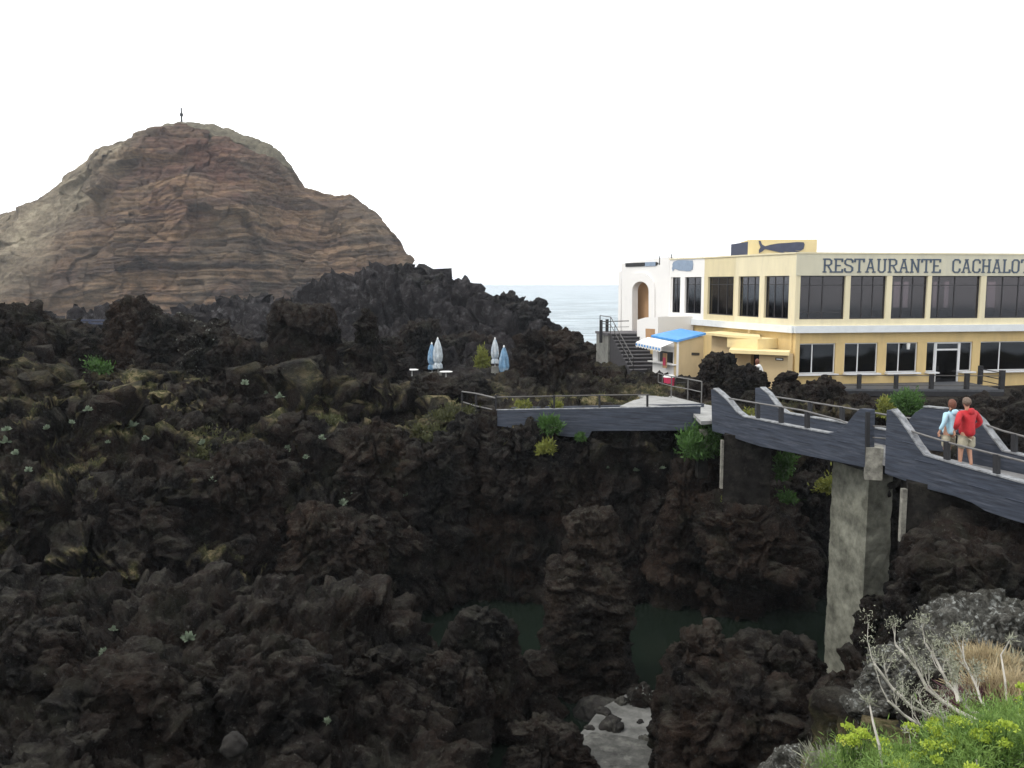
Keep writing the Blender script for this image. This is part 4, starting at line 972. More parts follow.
def rough_box(name, cx, cy, z0, z1, hw, hd, rot, mat, par, amp, seed):
    V = []; Fq = []; nz_ = 150; nw = 24
    def grid(f, n1, n2):
        b = len(V); V.extend(f(i / n1, j / n2) for i in range(n1 + 1) for j in range(n2 + 1))
        Fq.extend((b + i * (n2 + 1) + j, b + (i + 1) * (n2 + 1) + j, b + (i + 1) * (n2 + 1) + j + 1, b + i * (n2 + 1) + j + 1) for i in range(n1) for j in range(n2))
    H = z1 - z0
    grid(lambda a, b: (-hw + 2 * hw * a, -hd, z0 + H * b), nw, nz_); grid(lambda a, b: (hw, -hd + 2 * hd * a, z0 + H * b), nw, nz_)
    grid(lambda a, b: (hw - 2 * hw * a, hd, z0 + H * b), nw, nz_); grid(lambda a, b: (-hw, hd - 2 * hd * a, z0 + H * b), nw, nz_)
    grid(lambda a, b: (-hw + 2 * hw * a, -hd + 2 * hd * b, z1), nw, nw)
    V = np.array(V, np.float32); q = V + seed * 3.3
    W1, W2, wi = worley(q * 3.2)
    k = (fbm(q * 2.2, 4) * .6 + (wi - .5) * .9 - .5 * np.exp(-(W2 - W1) / .08)) * amp
    V[:, 0] += np.sign(V[:, 0]) * k * (np.abs(V[:, 0]) > hw * .98); V[:, 1] += np.sign(V[:, 1]) * k * (np.abs(V[:, 1]) > hd * .98)
    V[:, 0] *= 1 + .12 * (z1 - V[:, 2]) / H
    c, s = math.cos(rot), math.sin(rot); Q = V.copy(); Q[:, 0] = cx + V[:, 0] * c - V[:, 1] * s; Q[:, 1] = cy + V[:, 0] * s + V[:, 1] * c
    return link(name, mesh_np(name, Q - np.array(ORG[par][:], np.float32), Fq), mat, par)
M['rubble'] = plain('speckled_rubble', (.020, .018, .016), .95, .7, 3.5, .05, spec=.1, dirt=((.12, .12, .10), .45))
br_rot = math.atan2(bn.y, bn.x)
pc = bp(6.35, .95, 0)
rough_box('pier', W(867, 560, 23.6).x, 24.2, -12.6, -5.02, .37, .85, .22, M['pier'], br, .02, 3)
rough_box('pier', W(897, 500, 23.2).x, 24.3, -12.6, -5.06, .34, .75, .3, M['rubble'], br, .22, 8)
q = onplane(876, 455, B0, B1); MB().hexa(q + Vector((-.20, .15, 0)), q + Vector((.20, .02, 0)), .5, -5.0, W(876, 443.5, 23).z).build('cap_stone', M['pale_edge'], br)
# abutment under the near span
aa = W(906, 520, 20.9); ab = W(990, 520, 20.3)
abt = MB().hexa(aa, ab, 1.9, -9, -4.75).build('abutment', M['pier_dark'], br)
MB().hexa(aa - Vector((.12, 0, 0)), aa - Vector((.004, 0, 0)), .14, -6.2, -4.9, -.02).build('pale_edge_strip', M['pale_edge'], abt)  # pale strip along the edge of the abutment
# pier 1
p1a = W(723.5, 460, 27.6); p1b = W(771, 460, 27.2)
pr = MB().hexa(p1a, p1b, 1.5, -8.6, -4.72).build('pier', M['pier_dark'], br)
MB().hexa(p1a - Vector((.08, 0, 0)), p1a - Vector((.004, 0, 0)), .14, -6.45, -4.9, -.02).build('pale_edge_strip', M['pale_edge'], pr)  # pale strip paints the lit edge of the pier
# ---- left walkway bridge
L0 = W(497, 411, 32.4); L1 = W(701, 406, 30.4)
lb = thing('walkway_bridge', (L0.x, L0.y, -5), 'short flat slate blue walkway bridge joining the footbridge from the left', 'bridge')
nl_ = Vector((-(L1.y - L0.y), L1.x - L0.x, 0)).normalized()
P = [onplane(x, y, V2(L0), V2(L1)) for x, y in [(497, 410.6), (600, 408.8), (700.5, 406.6), (699.5, 430.5), (640, 430.8), (592, 431.2), (588, 438), (560, 436), (520, 429), (497, 426)]]
MB().poly(P, nl_ * .16).build('side_beam', M['paint'], lb, bevel=.01)
m = MB()
Pc = [onplane(x, y, V2(L0), V2(L1)) + nl_ * .08 for x, y in [(496, 410.4), (600, 408.6), (701, 406.4)]]
for a, b in zip(Pc[:-1], Pc[1:]): m.beam(a + Vector((0, 0, .012)), b + Vector((0, 0, .012)), .14, .022)
m.build('coping', M['cap'], lb)
MB().poly([up(L0 + nl_ * .16, -4.84), up(L1 + nl_ * .16, -4.84), up(L1 + nl_ * 1.9, -4.84), up(L0 + nl_ * 1.9, -4.84)], (0, 0, -.16)).build('deck', M['wetwood'], lb)
P = [onplane(x, y, V2(L0), V2(L1)) + nl_ * 1.9 for x, y in [(497, 414.5), (700.5, 411.0), (699.5, 424), (497, 426)]]
MB().poly([p_ for p_ in P], nl_ * .14).build('side_beam', M['paint'], lb)
r = thing('walkway_railing', up(L0, -4.5), 'low dark railing along the flat walkway bridge', 'railing')
LP = [onplane(x, 396, V2(L0), V2(L1)) + nl_ * .1 for x in (496, 700)]
MB().tube([onplane(495, 397.5, V2(L0), V2(L1)) + nl_ * .1, onplane(600, 395.6, V2(L0), V2(L1)) + nl_ * .1, onplane(649, 395, V2(L0), V2(L1)) + nl_ * .1], .026, 6).build('handrail', M['rail'], r)
for x in (495, 553.5, 599, 647): MB().beam(onplane(x, 395.5, V2(L0), V2(L1)) + nl_ * .1, onplane(x, 409.6, V2(L0), V2(L1)) + nl_ * .1, .07, .07).build('post', M['darkwood'], r)
r = thing('path_railing', up(L0, -4.4), 'pale two-bar railing curving back from the left end of the walkway bridge', 'railing')
e0 = onplane(495, 398, V2(L0), V2(L1)); e1 = W(476, 393.5, 34.0); e2 = W(462, 391.5, 36)
MB().tube([e0, e1, e2], .03, 6).build('handrail', M['railw'], r)
MB().tube([onplane(492, 409.5, V2(L0), V2(L1)), W(476, 406, 34), W(463, 402, 36)], .025, 6).build('lower_rail', M['railw'], r)
for a, h in ((e1, .55), (e2, .5)): MB().tube([a, a - Vector((0, 0, h + .25))], .035, 6).build('post', M['darkwood'], r)
# stone wall under the walkway
msn = thing('masonry_wall', W(640, 460, 31.8), 'dark dry-stone retaining wall under the walkway bridge', 'wall')
P_, f_ = rock_arrays(W(638, 450, 32).x, 32.3, -6.6, -5.0, 2.4, .55, e=9, sub=6, seed=5, block=.42, amp=.8, warp=.03, taper=0, strat=1.0)
link('stonework', mesh_np('stonework', P_ - np.array(ORG[msn][:], np.float32), f_), M['lava'], msn)
# landing and the path to the kiosk
pth = MB().poly([(6.2, 28.75, -4.47), (8.3, 29.55, -4.47), (8.2, 31.0, -4.47), (7.3, 33, -4.5), (6.75, 36, -4.62), (6.7, 39, -4.78), (7.6, 40.4, -4.9), (6.9, 43.8, -5.0), (5.3, 43, -5.0), (5.4, 36, -4.62), (4.7, 34.2, -4.5), (4.0, 32.6, -4.5), (6.3, 30.6, -4.47)], (0, 0, -.12)).build('path', M['path'])
tag(pth, 'pale concrete path from the bridges to the kiosk', kind='structure')
q = W(705, 418, 29.6); cs = thing('bridge_support', (q.x, q.y, -6.3), 'short pale concrete stub between the two bridges', 'support')
MB().box((q.x - .12, q.y + .1, -5.6), (q.x + .12, q.y + .5, -4.93)).build('block', M['pale_edge'], cs); MB().box((q.x - .17, q.y + .12, -6.6), (q.x + .17, q.y + .55, -5.602)).build('foot', M['pier_dark'], cs)
r = thing('path_railing', (6.9, 33, -4.5), 'thin grey railing beside the path in front of the kiosk', 'railing')
pp = [(7.15, 33.2, -4.5), (6.95, 34.8, -4.57), (6.62, 36.6, -4.66), (6.55, 38.4, -4.76), (6.6, 39.8, -4.85)]
MB().tube([(x, y, z + .85) for x, y, z in pp], .025, 6).build('handrail', M['railw'], r); MB().tube([(x, y, z + .45) for x, y, z in pp], .02, 6).build('midrail', M['railw'], r)
for x, y, z in pp: MB().tube([(x, y, z - .1), (x, y, z + .86)], .025, 6).build('post', M['railw'], r)
r = thing('path_railing', (8.2, 36, -4.6), 'dark wire railing between the kiosk and the dark rocks', 'railing')
pp = [W(655, 377, 40.2), W(676, 377, 39.4), W(700, 377.5, 39.0), W(715, 380, 38.5)]
for o in (0, .25): MB().tube([p_ - Vector((0, 0, o)) for p_ in pp], .018, 6).build('wire', M['black'], r)
for p_ in pp[:-1]: MB().tube([p_ + Vector((0, 0, .05)), p_ - Vector((0, 0, .9))], .03, 6).build('post', M['black'], r)
# pink ice-cream bin and dark hooded bin by the path
q = W(669, 384, 39.6); b_ = thing('litter_bin', (q.x, q.y, -4.9), 'pink and red litter bin in front of the kiosk', 'bin')
MB().tube([(q.x, q.y, -4.9), (q.x, q.y, -4.15)], [.2, .26], 12).build('bucket', M['pink'], b_); MB().tube([(q.x, q.y, -4.148), (q.x, q.y, -4.06)], [.28, .22], 12).build('lid', M['plastic_w'], b_)
# far fence on the left
r = thing('far_railing', W(60, 324, 70), 'long dark horizontal railing on the far left shore below the islet', 'railing')
for dy in (0, 3): MB().beam(W(38, 320 + dy, 70), W(112, 320.5 + dy, 70), .12, .14).build('bar', M['navy'], r)
for x in (42, 66, 90, 110): MB().beam(W(x, 320, 70), W(x, 333, 70), .14, .14).build('post', M['navy'], r)
# light concrete ledge seen between the middle rocks
q = W(262, 361, 48); s = MB().poly([W(254, 359.5, 48), W(267, 359, 48.2), W(266, 364, 47.5), W(255, 365, 47.2)], (0, .4, -.05)).build('low_wall', M['concrete'], None, q); tag(s, 'small pale wall between the big block and the jagged rocks', 'wall')
# ------------------------------------------------------------------ build the land
TP, TV, TN = build_terrain()
build_islet()
m = MB(); S = 9000
me = MB().add([(-S, -300, WATER), (S, -300, WATER), (S, 9000, WATER), (-S, 9000, WATER)], [(0, 1, 2, 3)]).build('sea', M['sea']); tag(me, 'pale grey-blue open sea', kind='structure')
pw = MB().add([(-12, 18, WATER + .012), (30, 18, WATER + .012), (30, 36.5, WATER + .012), (-12, 36.5, WATER + .012)], [(0, 1, 2, 3)]).build('channel_water', M['water_pool']); tag(pw, 'dark green still water in the channel', kind='structure')
# concrete floor of the tidal pool
pts = [(560, 762), (588, 726), (604, 704), (640, 690), (700, 688), (760, 692), (830, 700), (868, 735), (880, 800), (560, 800)]
P = []
for i, (x, y) in enumerate(pts):
    a = onz(x, y, -11.05); x2, y2 = pts[(i + 1) % len(pts)]; b = onz(x2, y2, -11.05)
    for k in range(5):
        q = a.lerp(b, k / 5); P.append((q.x + rnd.uniform(-.06, .06), q.y + rnd.uniform(-.06, .06), -11.05))
sl_ = [onz(x, y, -10.8) for x, y in [(548, 775), (575, 742), (592, 731), (628, 736), (662, 744), (668, 800), (560, 800)]]
t_ = MB().poly([(q.x, q.y, -10.8) for q in sl_], (0, 0, -.6)).build('concrete_slab', M['concrete_dark'], bevel=.04); tag(t_, 'broken darker concrete slab lying on the pale platform at the bottom edge', 'slab')
pf = MB().poly(P, (0, 0, -1.2)).build('pool_floor', M['poolfloor']); tag(pf, 'pale concrete platform at the foot of the rocks', kind='structure')

G_ = 'lava rocks'
def rk(*a, **k): return rock('lava_rock', *a, **k)
# skyline rocks behind (haze is put into the colour of the farthest)
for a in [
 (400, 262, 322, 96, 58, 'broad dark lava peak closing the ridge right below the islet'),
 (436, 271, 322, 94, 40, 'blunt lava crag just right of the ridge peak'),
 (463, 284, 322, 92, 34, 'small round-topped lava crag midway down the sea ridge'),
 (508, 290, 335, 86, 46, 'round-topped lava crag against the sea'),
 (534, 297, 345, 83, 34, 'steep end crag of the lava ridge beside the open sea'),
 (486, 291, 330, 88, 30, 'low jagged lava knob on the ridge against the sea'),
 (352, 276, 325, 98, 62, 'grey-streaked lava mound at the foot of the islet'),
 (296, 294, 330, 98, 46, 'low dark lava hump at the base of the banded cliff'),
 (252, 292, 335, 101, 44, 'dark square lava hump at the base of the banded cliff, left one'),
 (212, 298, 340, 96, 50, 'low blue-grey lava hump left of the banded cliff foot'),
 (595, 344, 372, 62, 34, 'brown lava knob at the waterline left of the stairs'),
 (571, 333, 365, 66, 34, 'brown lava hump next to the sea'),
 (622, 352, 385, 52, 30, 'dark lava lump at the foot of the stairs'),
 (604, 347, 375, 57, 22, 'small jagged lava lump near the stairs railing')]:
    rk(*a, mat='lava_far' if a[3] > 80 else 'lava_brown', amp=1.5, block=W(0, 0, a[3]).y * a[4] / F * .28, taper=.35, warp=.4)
# middle distance blocks
mid = [
 (14, 303, 400, 41, 62, 'dark square lava block at the left edge', dict(taper=.1)),
 (62, 324, 398, 41, 74, 'low rounded lava block next to the left edge block', dict(taper=.2)),
 (130, 298, 392, 41.5, 62, 'spiky lava pinnacle with a reddish tip on the left', dict(taper=.55, mat='lava_brown')),
 (166, 318, 392, 41, 66, 'ragged lava block right of the spiky pinnacle', dict(taper=.3)),
 (203, 324, 402, 40, 60, 'hunched lava block left of the dark gap', dict(taper=.3, mat='lava_lichen')),
 (232, 338, 430, 37, 52, 'tall narrow lava block beside the pale small wall', dict(taper=.2)),
 (303, 302, 415, 39, 76, 'big flat-topped lava block standing in the centre left', dict(taper=.08, warp=.12, e=6, amp=.55)),
 (366, 312, 418, 38.5, 30, 'leaning lava pinnacle beside the big flat-topped block', dict(taper=.35, lean=.28)),
 (352, 366, 425, 38, 40, 'low lava shoulder under the leaning pinnacle', dict(taper=.3)),
 (420, 318, 368, 66, 38, 'dark lava block behind the left umbrellas', dict(taper=.2)),
 (470, 330, 372, 70, 60, 'low dark lava bank behind the umbrellas', dict(taper=.2)),
 (551, 326, 412, 41, 74, 'large rounded brown lava block above the walkway', dict(taper=.22, mat='lava_brown', warp=.22)),
 (455, 372, 425, 38.5, 62, 'squat lava block below the left umbrellas', dict(taper=.1, e=5)),
 (410, 380, 432, 38, 42, 'narrow lava block with a plant beside it', dict(taper=.1)),
 (604, 366, 406, 42, 62, 'low weedy lava bank between the block and the stairs', dict(taper=.3, mat='lava_brown')),
 (640, 378, 402, 42, 24, 'small lava stone at the bend of the path', dict(taper=.3)),
 (98, 382, 520, 31, 78, 'rounded lava knob rising out of the grassy ledge', dict(taper=.15)),
 (34, 414, 540, 29.5, 80, 'lava knob at the left end of the grassy ledge', dict(taper=.2)),
 (178, 404, 530, 30.5, 84, 'lava knob with a pale top right of the grassy ledge', dict(taper=.2)),
 (478, 411, 490, 32.4, 60, 'lava shoulder under the left end of the walkway', dict(taper=.2)),
 (528, 416, 500, 31.9, 74, 'rounded cliff bulge below the walkway with shrubs', dict(taper=.2)),
 (572, 436, 520, 31.8, 60, 'brown cliff bulge where the stone wall begins', dict(taper=.2, mat='lava_brown')),
 (690, 452, 600, 31.0, 70, 'cliff buttress below the green bush', dict(taper=.3, mat='lava_brown')),
 (750, 484, 560, 28.5, 92, 'rock outcrop directly carrying the first bridge pier', dict(taper=.15, mat='lava_brown', depth=1.7)),
 (752, 520, 622, 31.0, 112, 'broad cliff base under the outcrop of the first bridge pier', dict(taper=.1, mat='lava_brown')),
 (812, 455, 600, 32.5, 90, 'weedy cliff face in the shade beneath the footbridge', dict(taper=.2)),
 (718, 351, 402, 37.6, 40, 'tall dark lava clump in front of the kiosk', dict(taper=.3)),
 (744, 363, 405, 37.0, 36, 'dark lava clump with a notched top beside the annex door', dict(taper=.3)),
 (700, 378, 404, 37.0, 28, 'low lava stone left of the tall dark clump', dict(taper=.35)),
 (759, 370, 402, 37.3, 16, 'thin lava spike at the annex corner', dict(taper=.4)),
 (786, 370, 406, 36.4, 22, 'upright lava spike in front of the first yellow window', dict(taper=.45)),
 (823, 375, 412, 36.0, 46, 'wide pointed lava clump in front of the yellow wall', dict(taper=.5)),
 (800, 384, 412, 35.8, 36, 'low lava lump left of the wide pointed clump', dict(taper=.4)),
 (770, 386, 412, 35.5, 40, 'low lava bank behind the far parapet', dict(taper=.3)),
 (852, 391, 420, 35.5, 44, 'low lava bank below the left end of the terrace', dict(taper=.3)),
 (940, 398, 432, 34.5, 60, 'dark lava bank below the terrace, left of the couple', dict(taper=.2)),
 (1002, 393, 452, 33.2, 70, 'dark lava bank below the terrace, right of the couple', dict(taper=.2)),
 (1050, 385, 470, 32.0, 80, 'dark lava bank at the right edge under the terrace', dict(taper=.2))]
mid += [
 (255, 388, 450, 33.5, 50, 'rounded lava hump left of the olive scrub', dict(taper=.3)),
 (300, 412, 500, 31.5, 70, 'dark lava hump under the big flat-topped block', dict(taper=.2)),
 (372, 420, 520, 31.2, 78, 'wide lava shoulder on the cliff brow, centre left', dict(taper=.2, mat='lava_brown')),
 (432, 432, 540, 31.2, 66, 'dark lava shoulder on the cliff brow below the olive scrub', dict(taper=.2)),
 (240, 440, 580, 28.8, 90, 'tall lava buttress on the shaded left cliff', dict(taper=.15)),
 (130, 470, 600, 27.4, 100, 'massive lava buttress on the left cliff beside the long crack', dict(taper=.12)),
 (22, 480, 620, 26.6, 80, 'lava buttress at the left edge beside the long crack', dict(taper=.12)),
 (330, 500, 605, 27.8, 90, 'low brown lava buttress at the foot of the left cliff', dict(taper=.3, mat='lava_brown')),
 (400, 520, 600, 29.6, 66, 'low dark lava buttress left of the green water', dict(taper=.3)),
 (640, 474, 612, 31.6, 60, 'cliff buttress with pale lichen spots under the stone wall', dict(taper=.2)),
 (500, 480, 600, 32.0, 64, 'brown lava buttress behind the central stack', dict(taper=.2, mat='lava_brown')),
 (575, 352, 400, 46, 34, 'small brown lava block between the rounded block and the stairs', dict(taper=.3, mat='lava_brown')),
 (30, 365, 420, 36.5, 50, 'low lava lump behind the grassy ledge at far left', dict(taper=.3)),
 (252, 352, 372, 52, 26, 'small lava block behind the pale small wall', dict(taper=.2, mat='lava_lichen')),
 (388, 340, 380, 53, 34, 'dark lava block left of the parasols', dict(taper=.2))]
mid += [
 (84, 338, 400, 39, 34, 'pointed lava spire left of the spiky pinnacle', dict(taper=.6)),
 (152, 306, 380, 43, 30, 'pale-topped crooked lava spire behind the spiky pinnacle', dict(taper=.5, mat='lava_lichen', lean=-.2)),
 (186, 316, 384, 43, 36, 'speckled lava spire right of the crooked one', dict(taper=.4, mat='lava_lichen')),
 (262, 334, 362, 60, 40, 'low lava crag behind the pale small wall', dict(taper=.3, mat='lava_far')),
 (218, 322, 380, 44, 26, 'slim lava spire left of the pale small wall', dict(taper=.5)),
 (396, 352, 400, 44, 26, 'small lava spire right of the leaning pinnacle', dict(taper=.5)),
 (424, 345, 372, 72, 26, 'low spiky crag behind the left parasols', dict(taper=.4)),
 (532, 344, 392, 46, 34, 'jagged brown shoulder left of the rounded brown block', dict(taper=.3, mat='lava_brown')),
 (64, 392, 450, 31.5, 34, 'narrow lava spire on the brow of the left cliff', dict(taper=.5)),
 (140, 398, 460, 31.5, 30, 'small lava spire between the two brow knobs', dict(taper=.4)),
 (222, 396, 470, 32, 40, 'square lava spire at the right end of the grassy ledge', dict(taper=.2)),
 (0, 330, 400, 38, 40, 'dark lava spire cut by the left edge', dict(taper=.3))]
for *a, k in mid:
    k.setdefault('sub', 6); k.setdefault('amp', .85); k.setdefault('e', 4.4); k.setdefault('warp', .2)
    if a[1] < 345 and a[0] < 420: a[1] -= 4; a[4] = a[4] * .84
    k.setdefault('block', max(.6, a[4] / F * a[3] * .42)); rk(*a, **k)
# near masses
near = [
 (592, 505, 600, 24.2, 52, 'top block of the tall layered lava stack in the centre', dict(taper=.12, e=5, strat=1.0, depth=.9, warp=.12, block=.9, amp=.55, mat='stack')),
 (586, 560, 655, 24.0, 78, 'broad middle block of the tall layered lava stack in the centre', dict(taper=.1, e=6, strat=1.0, depth=.85, warp=.12, block=1.0, amp=.6, mat='stack')),
 (594, 632, 712, 24.0, 78, 'undercut foot of the tall layered lava stack at the water', dict(taper=.05, e=4, strat=.8, depth=.7, warp=.2, block=.9, amp=.7)),
 (704, 629, 790, 19.2, 92, 'left hump of the big boulder in front of the green water', dict(taper=.3, sub=6, warp=.25, mat='lava_brown')),
 (776, 634, 775, 19.8, 112, 'right hump of the big boulder in front of the green water', dict(taper=.2, sub=6, warp=.25)),
 (742, 664, 800, 18.2, 150, 'broad cracked front of the big boulder at the bottom edge', dict(taper=.15, sub=6, warp=.2, mat='lava_brown')),
 (487, 604, 730, 21.3, 72, 'rounded lava tower left of the central stack', dict(taper=.35, sub=6)),
 (452, 650, 768, 19.5, 70, 'lava hump in front of the rounded tower', dict(taper=.3, sub=6)),
 (375, 652, 790, 18.3, 104, 'wide lava hump in the lower centre left', dict(taper=.3)),
 (255, 590, 700, 20.6, 120, 'flat-backed lava mass along the lower left crest', dict(taper=.3)),
 (250, 640, 790, 17.0, 160, 'overhanging lava boss above a hollow at lower left', dict(taper=.25)),
 (120, 650, 800, 15.8, 150, 'sloping lava slab in the lower left corner', dict(taper=.3)),
 (40, 612, 790, 17.0, 90, 'columnar lava wall at the lower left edge', dict(taper=.2)),
 (335, 604, 680, 21.4, 70, 'rounded lava hump on the lower left crest', dict(taper=.35)),
 (548, 724, 800, 18.8, 90, 'low lava slab running to the bottom edge beside the concrete', dict(taper=.4)),
 (934, 532, 680, 19.0, 76, 'dark lava bulk right of the tall pier', dict(taper=.3)),
 (968, 545, 690, 16.6, 120, 'dark lava bulk beneath the near bridge span', dict(taper=.3)),
 (882, 596, 700, 21.6, 52, 'small lava bulk at the foot of the tall pier', dict(taper=.4)),
 (880, 660, 800, 13.5, 120, 'shadowed lava slope behind the dead shrub', dict(taper=.3))]
for *a, k in near:
    k.setdefault('sub', 6); k.setdefault('block', max(.6, a[4] / F * a[3] * .55)); k.setdefault('amp', .62); rk(*a, **k)
rk(527, 652, 730, 22.4, 62, 'dark lava hump filling the cleft left of the layered stack', amp=.7, sub=6, block=.9)
rk(597, 699, 724, 22.6, 50, 'smooth grey boulder lying at the back of the concrete platform', mat='boulder', amp=.25, warp=.15, e=2.2, taper=.2)
rk(641, 684, 712, 22.4, 28, 'small angular boulder with a pale lichened top at the pool edge', mat='lava_lichen', amp=.6, warp=.3, e=2.6)
rk(232, 733, 750, 15.0, 26, 'single smooth round stone lodged in the hollow at lower left', mat='boulder', amp=.16, warp=.22, e=2.0, taper=.1)
rk(1002, 594, 700, 8.6, 160, 'pale lichen-spotted boulder at the right edge of the foreground', mat='lichen_near', amp=.8, block=.30, sub=6)
rk(922, 641, 712, 8.2, 112, 'low lichen-spotted boulder behind the dead shrub branches', mat='lichen_near', amp=.8, block=.28, sub=6)
rk(968, 672, 740, 7.2, 110, 'dark broken stone under the dry tufts in the foreground', mat='lava_lichen', amp=.7, block=.25, sub=6)
rk(806, 750, 795, 12.5, 90, 'pale grey stony ledge at the bottom edge beside the bright green plants', mat='lichen_near', amp=.5, block=.3, sub=6, depth=.5)

v_, f_ = rock_arrays(0, 0, -.1, .12, .16, .13, e=2.4, sub=4, seed=9, block=.15, amp=.6)
ms_ = mesh_np('loose_stone', v_, f_); ms_.materials.append(M['boulder'])
for k, (x, y) in enumerate([(590, 728), (604, 712), (622, 702), (583, 745), (612, 726), (655, 705), (640, 722), (600, 752), (578, 760), (648, 742), (590, 764), (630, 757)]):
    o = bpy.data.objects.new('loose_stone', ms_); col.objects.link(o); o.location = onz(x, y, -11.04); s_ = rnd.uniform(.6, 2.1); o.scale = (s_, s_ * rnd.uniform(.7, 1.1), s_ * rnd.uniform(.7, 1.2)); o.rotation_euler = (0, 0, rnd.uniform(0, 6))
    tag(o, 'loose dark grey stone lying on the pale concrete platform by the pool', 'stone', 'loose stones on the concrete platform')
# ------------------------------------------------------------------ parasols
def parasol(px, ytop, ybot, Y, label, mt):
    a = W(px, ytop, Y); b = W(px, ybot, Y); h = a.z - b.z
    t = thing('closed_parasol', (b.x, Y, b.z), label, 'parasol', 'closed parasols on the terrace')
    MB().tube([(b.x, Y, b.z - .5), (b.x, Y, a.z - .12)], .03, 8).build('pole', M['plastic_w'], t)
    n = 24; V = []; rs = [(0, .035), (.05, .10), (.16, .17), (.35, .24), (.6, .29), (.74, .25), (.80, .19), (.86, .27), (.97, .30), (1.0, .26)]
    for k, (f, r) in enumerate(rs):
        for j in range(n):
            an = 2 * math.pi * j / n; q = r * (1 + (.22 if j % 3 == 0 else -.06 if j % 3 == 1 else .04) * min(1, f * 3)) * h / 2.4
            V.append((b.x + q * math.cos(an + f * .5), Y + q * math.sin(an + f * .5), a.z - .05 - f * h * .86))
    m = MB(); m.add(V, [(k * n + j, k * n + (j + 1) % n, (k + 1) * n + (j + 1) % n, (k + 1) * n + j) for k in range(len(rs) - 1) for j in range(n)])
    m.build('canopy', M[mt], t)
    MB().tube([(b.x, Y, a.z - .1), (b.x, Y, a.z - .02), (b.x, Y, a.z + .06)], [.05, .06, .015], 8).build('finial', M['plastic_w'], t)
    MB().tube([(b.x, Y, b.z - .4), (b.x, Y, b.z + .05)], [.28, .24], 12).build('base', M['concrete'], t)
parasol(432, 343, 373, 61, 'closed faded blue parasol, the left one of the left pair', 'umb_b')
parasol(438, 338, 373, 60.5, 'closed pale parasol, taller right one of the left pair', 'umb_w')
parasol(495, 338, 367, 61, 'closed pale parasol standing farther back in the right pair', 'umb_w')
parasol(504, 346, 384, 54, 'closed blue-and-white parasol in front in the right pair', 'umb_b')
# small white cafe things
def table(px, py, Y, label):
    q = W(px, py, Y); t = thing('cafe_table', (q.x, Y, q.z - .74), label, 'table')
    MB().tube([(q.x, Y, q.z), (q.x, Y, q.z + .04)], .42, 16).build('table_top', M['plastic_w'], t)
    m = MB(); m.tube([(q.x, Y, q.z - .74), (q.x, Y, q.z)], .04, 8); m.build('leg', M['plastic_w'], t)
    MB().tube([(q.x, Y, q.z - .76), (q.x, Y, q.z - .70)], .25, 12).build('foot', M['plastic_w'], t)
table(344, 362, 56, 'small white cafe table between the two tall lava blocks'); table(396, 371, 57, 'small white cafe table right of the leaning pinnacle')
table(412, 370, 58, 'small white cafe table left of the left parasols'); table(446, 372, 57, 'small white cafe table right of the left parasols')
q = W(346, 347, 60); t = thing('life_ring_board', (q.x, q.y, q.z - 1), 'small white notice board seen between the two tall lava blocks', 'board')
MB().box((q.x - .18, q.y, q.z - .3), (q.x + .18, q.y + .04, q.z + .3)).build('panel', M['plastic_w'], t); MB().box((q.x - .03, q.y + .042, q.z - 1.2), (q.x + .03, q.y + .09, q.z + .2)).build('post', M['darkwood'], t); t.name = 'notice_board'
parasol(381, 343, 352, 66, 'very small pale closed parasol far behind the leaning pinnacle', 'umb_w')
q = W(327, 384, 46)
def gull(px, py, Y, label):
    q = W(px, py, Y); t = thing('seagull', q, label, 'bird'); m = MB()
    m.tube([q + Vector((-.20, 0, .12)), q + Vector((-.12, 0, .14)), q + Vector((0, 0, .17)), q + Vector((.12, 0, .21)), q + Vector((.17, 0, .30)), q + Vector((.22, 0, .33)), q + Vector((.29, 0, .32))], [.01, .05, .08, .06, .035, .038, .008], 8)
    m.tube([q + Vector((.02, .02, -.05)), q + Vector((.02, .02, .12))], .012, 5).tube([q + Vector((.05, -.02, -.05)), q + Vector((.05, -.02, .12))], .012, 5)
    m.build('body', M['plastic_w'], t, smooth=True)
gull(327, 384, 45, 'small white gull resting at the foot of the big flat-topped block')

# ------------------------------------------------------------------ plants
def P_(px, py, Y): return W(px, py, Y)
shrub('leafy_bush', P_(700, 455, 29.6), .62, .95, 2600, .16, 'green', 'bright green bush at the bridge end above the cliff', seed=1)
shrub('leafy_bush', P_(690, 447, 30.0), .35, .45, 900, .12, 'green', 'small green tuft left of the bright bush at the bridge end', seed=2)
shrub('hanging_plant', P_(784, 478, 28.6), .30, .85, 1300, .13, 'green', 'narrow green plant hanging beside the first pier, upper part', 'plant', seed=3)
shrub('hanging_plant', P_(786, 502, 28.3), .36, .40, 900, .12, 'green', 'green plant spreading below the narrow hanging one', 'plant', seed=4)
shrub('leafy_bush', P_(551, 432, 31.2), .36, .42, 1300, .18, 'green', 'feathery green shrub in front of the walkway beam', seed=5, aspect=.2)
shrub('leafy_bush', P_(545, 452, 31.0), .34, .36, 1100, .12, 'yellowgreen', 'yellow-green cushion below the feathery shrub', seed=6)
shrub('leafy_bush', P_(580, 440, 31.3), .2, .22, 500, .10, 'green', 'small green tuft under the walkway beam corner', seed=7)
shrub('leafy_bush', P_(905, 412, 33.6), .62, .62, 2200, .15, 'green', 'round green bush between the footbridge and the terrace', seed=8)
shrub('leafy_bush', P_(884, 415, 33.0), .3, .5, 700, .16, 'yellowgreen', 'thin yellow-green shrub left of the round green bush', seed=9)
shrub('leafy_bush', P_(416, 398, 45), .35, .9, 900, .2, 'green', 'upright green plant below the left parasols', seed=10, aspect=.2)
shrub('leafy_bush', P_(484, 366, 58), .45, .9, 900, .2, 'yellowgreen', 'yellow-green shrub left of the right pair of parasols', seed=11)
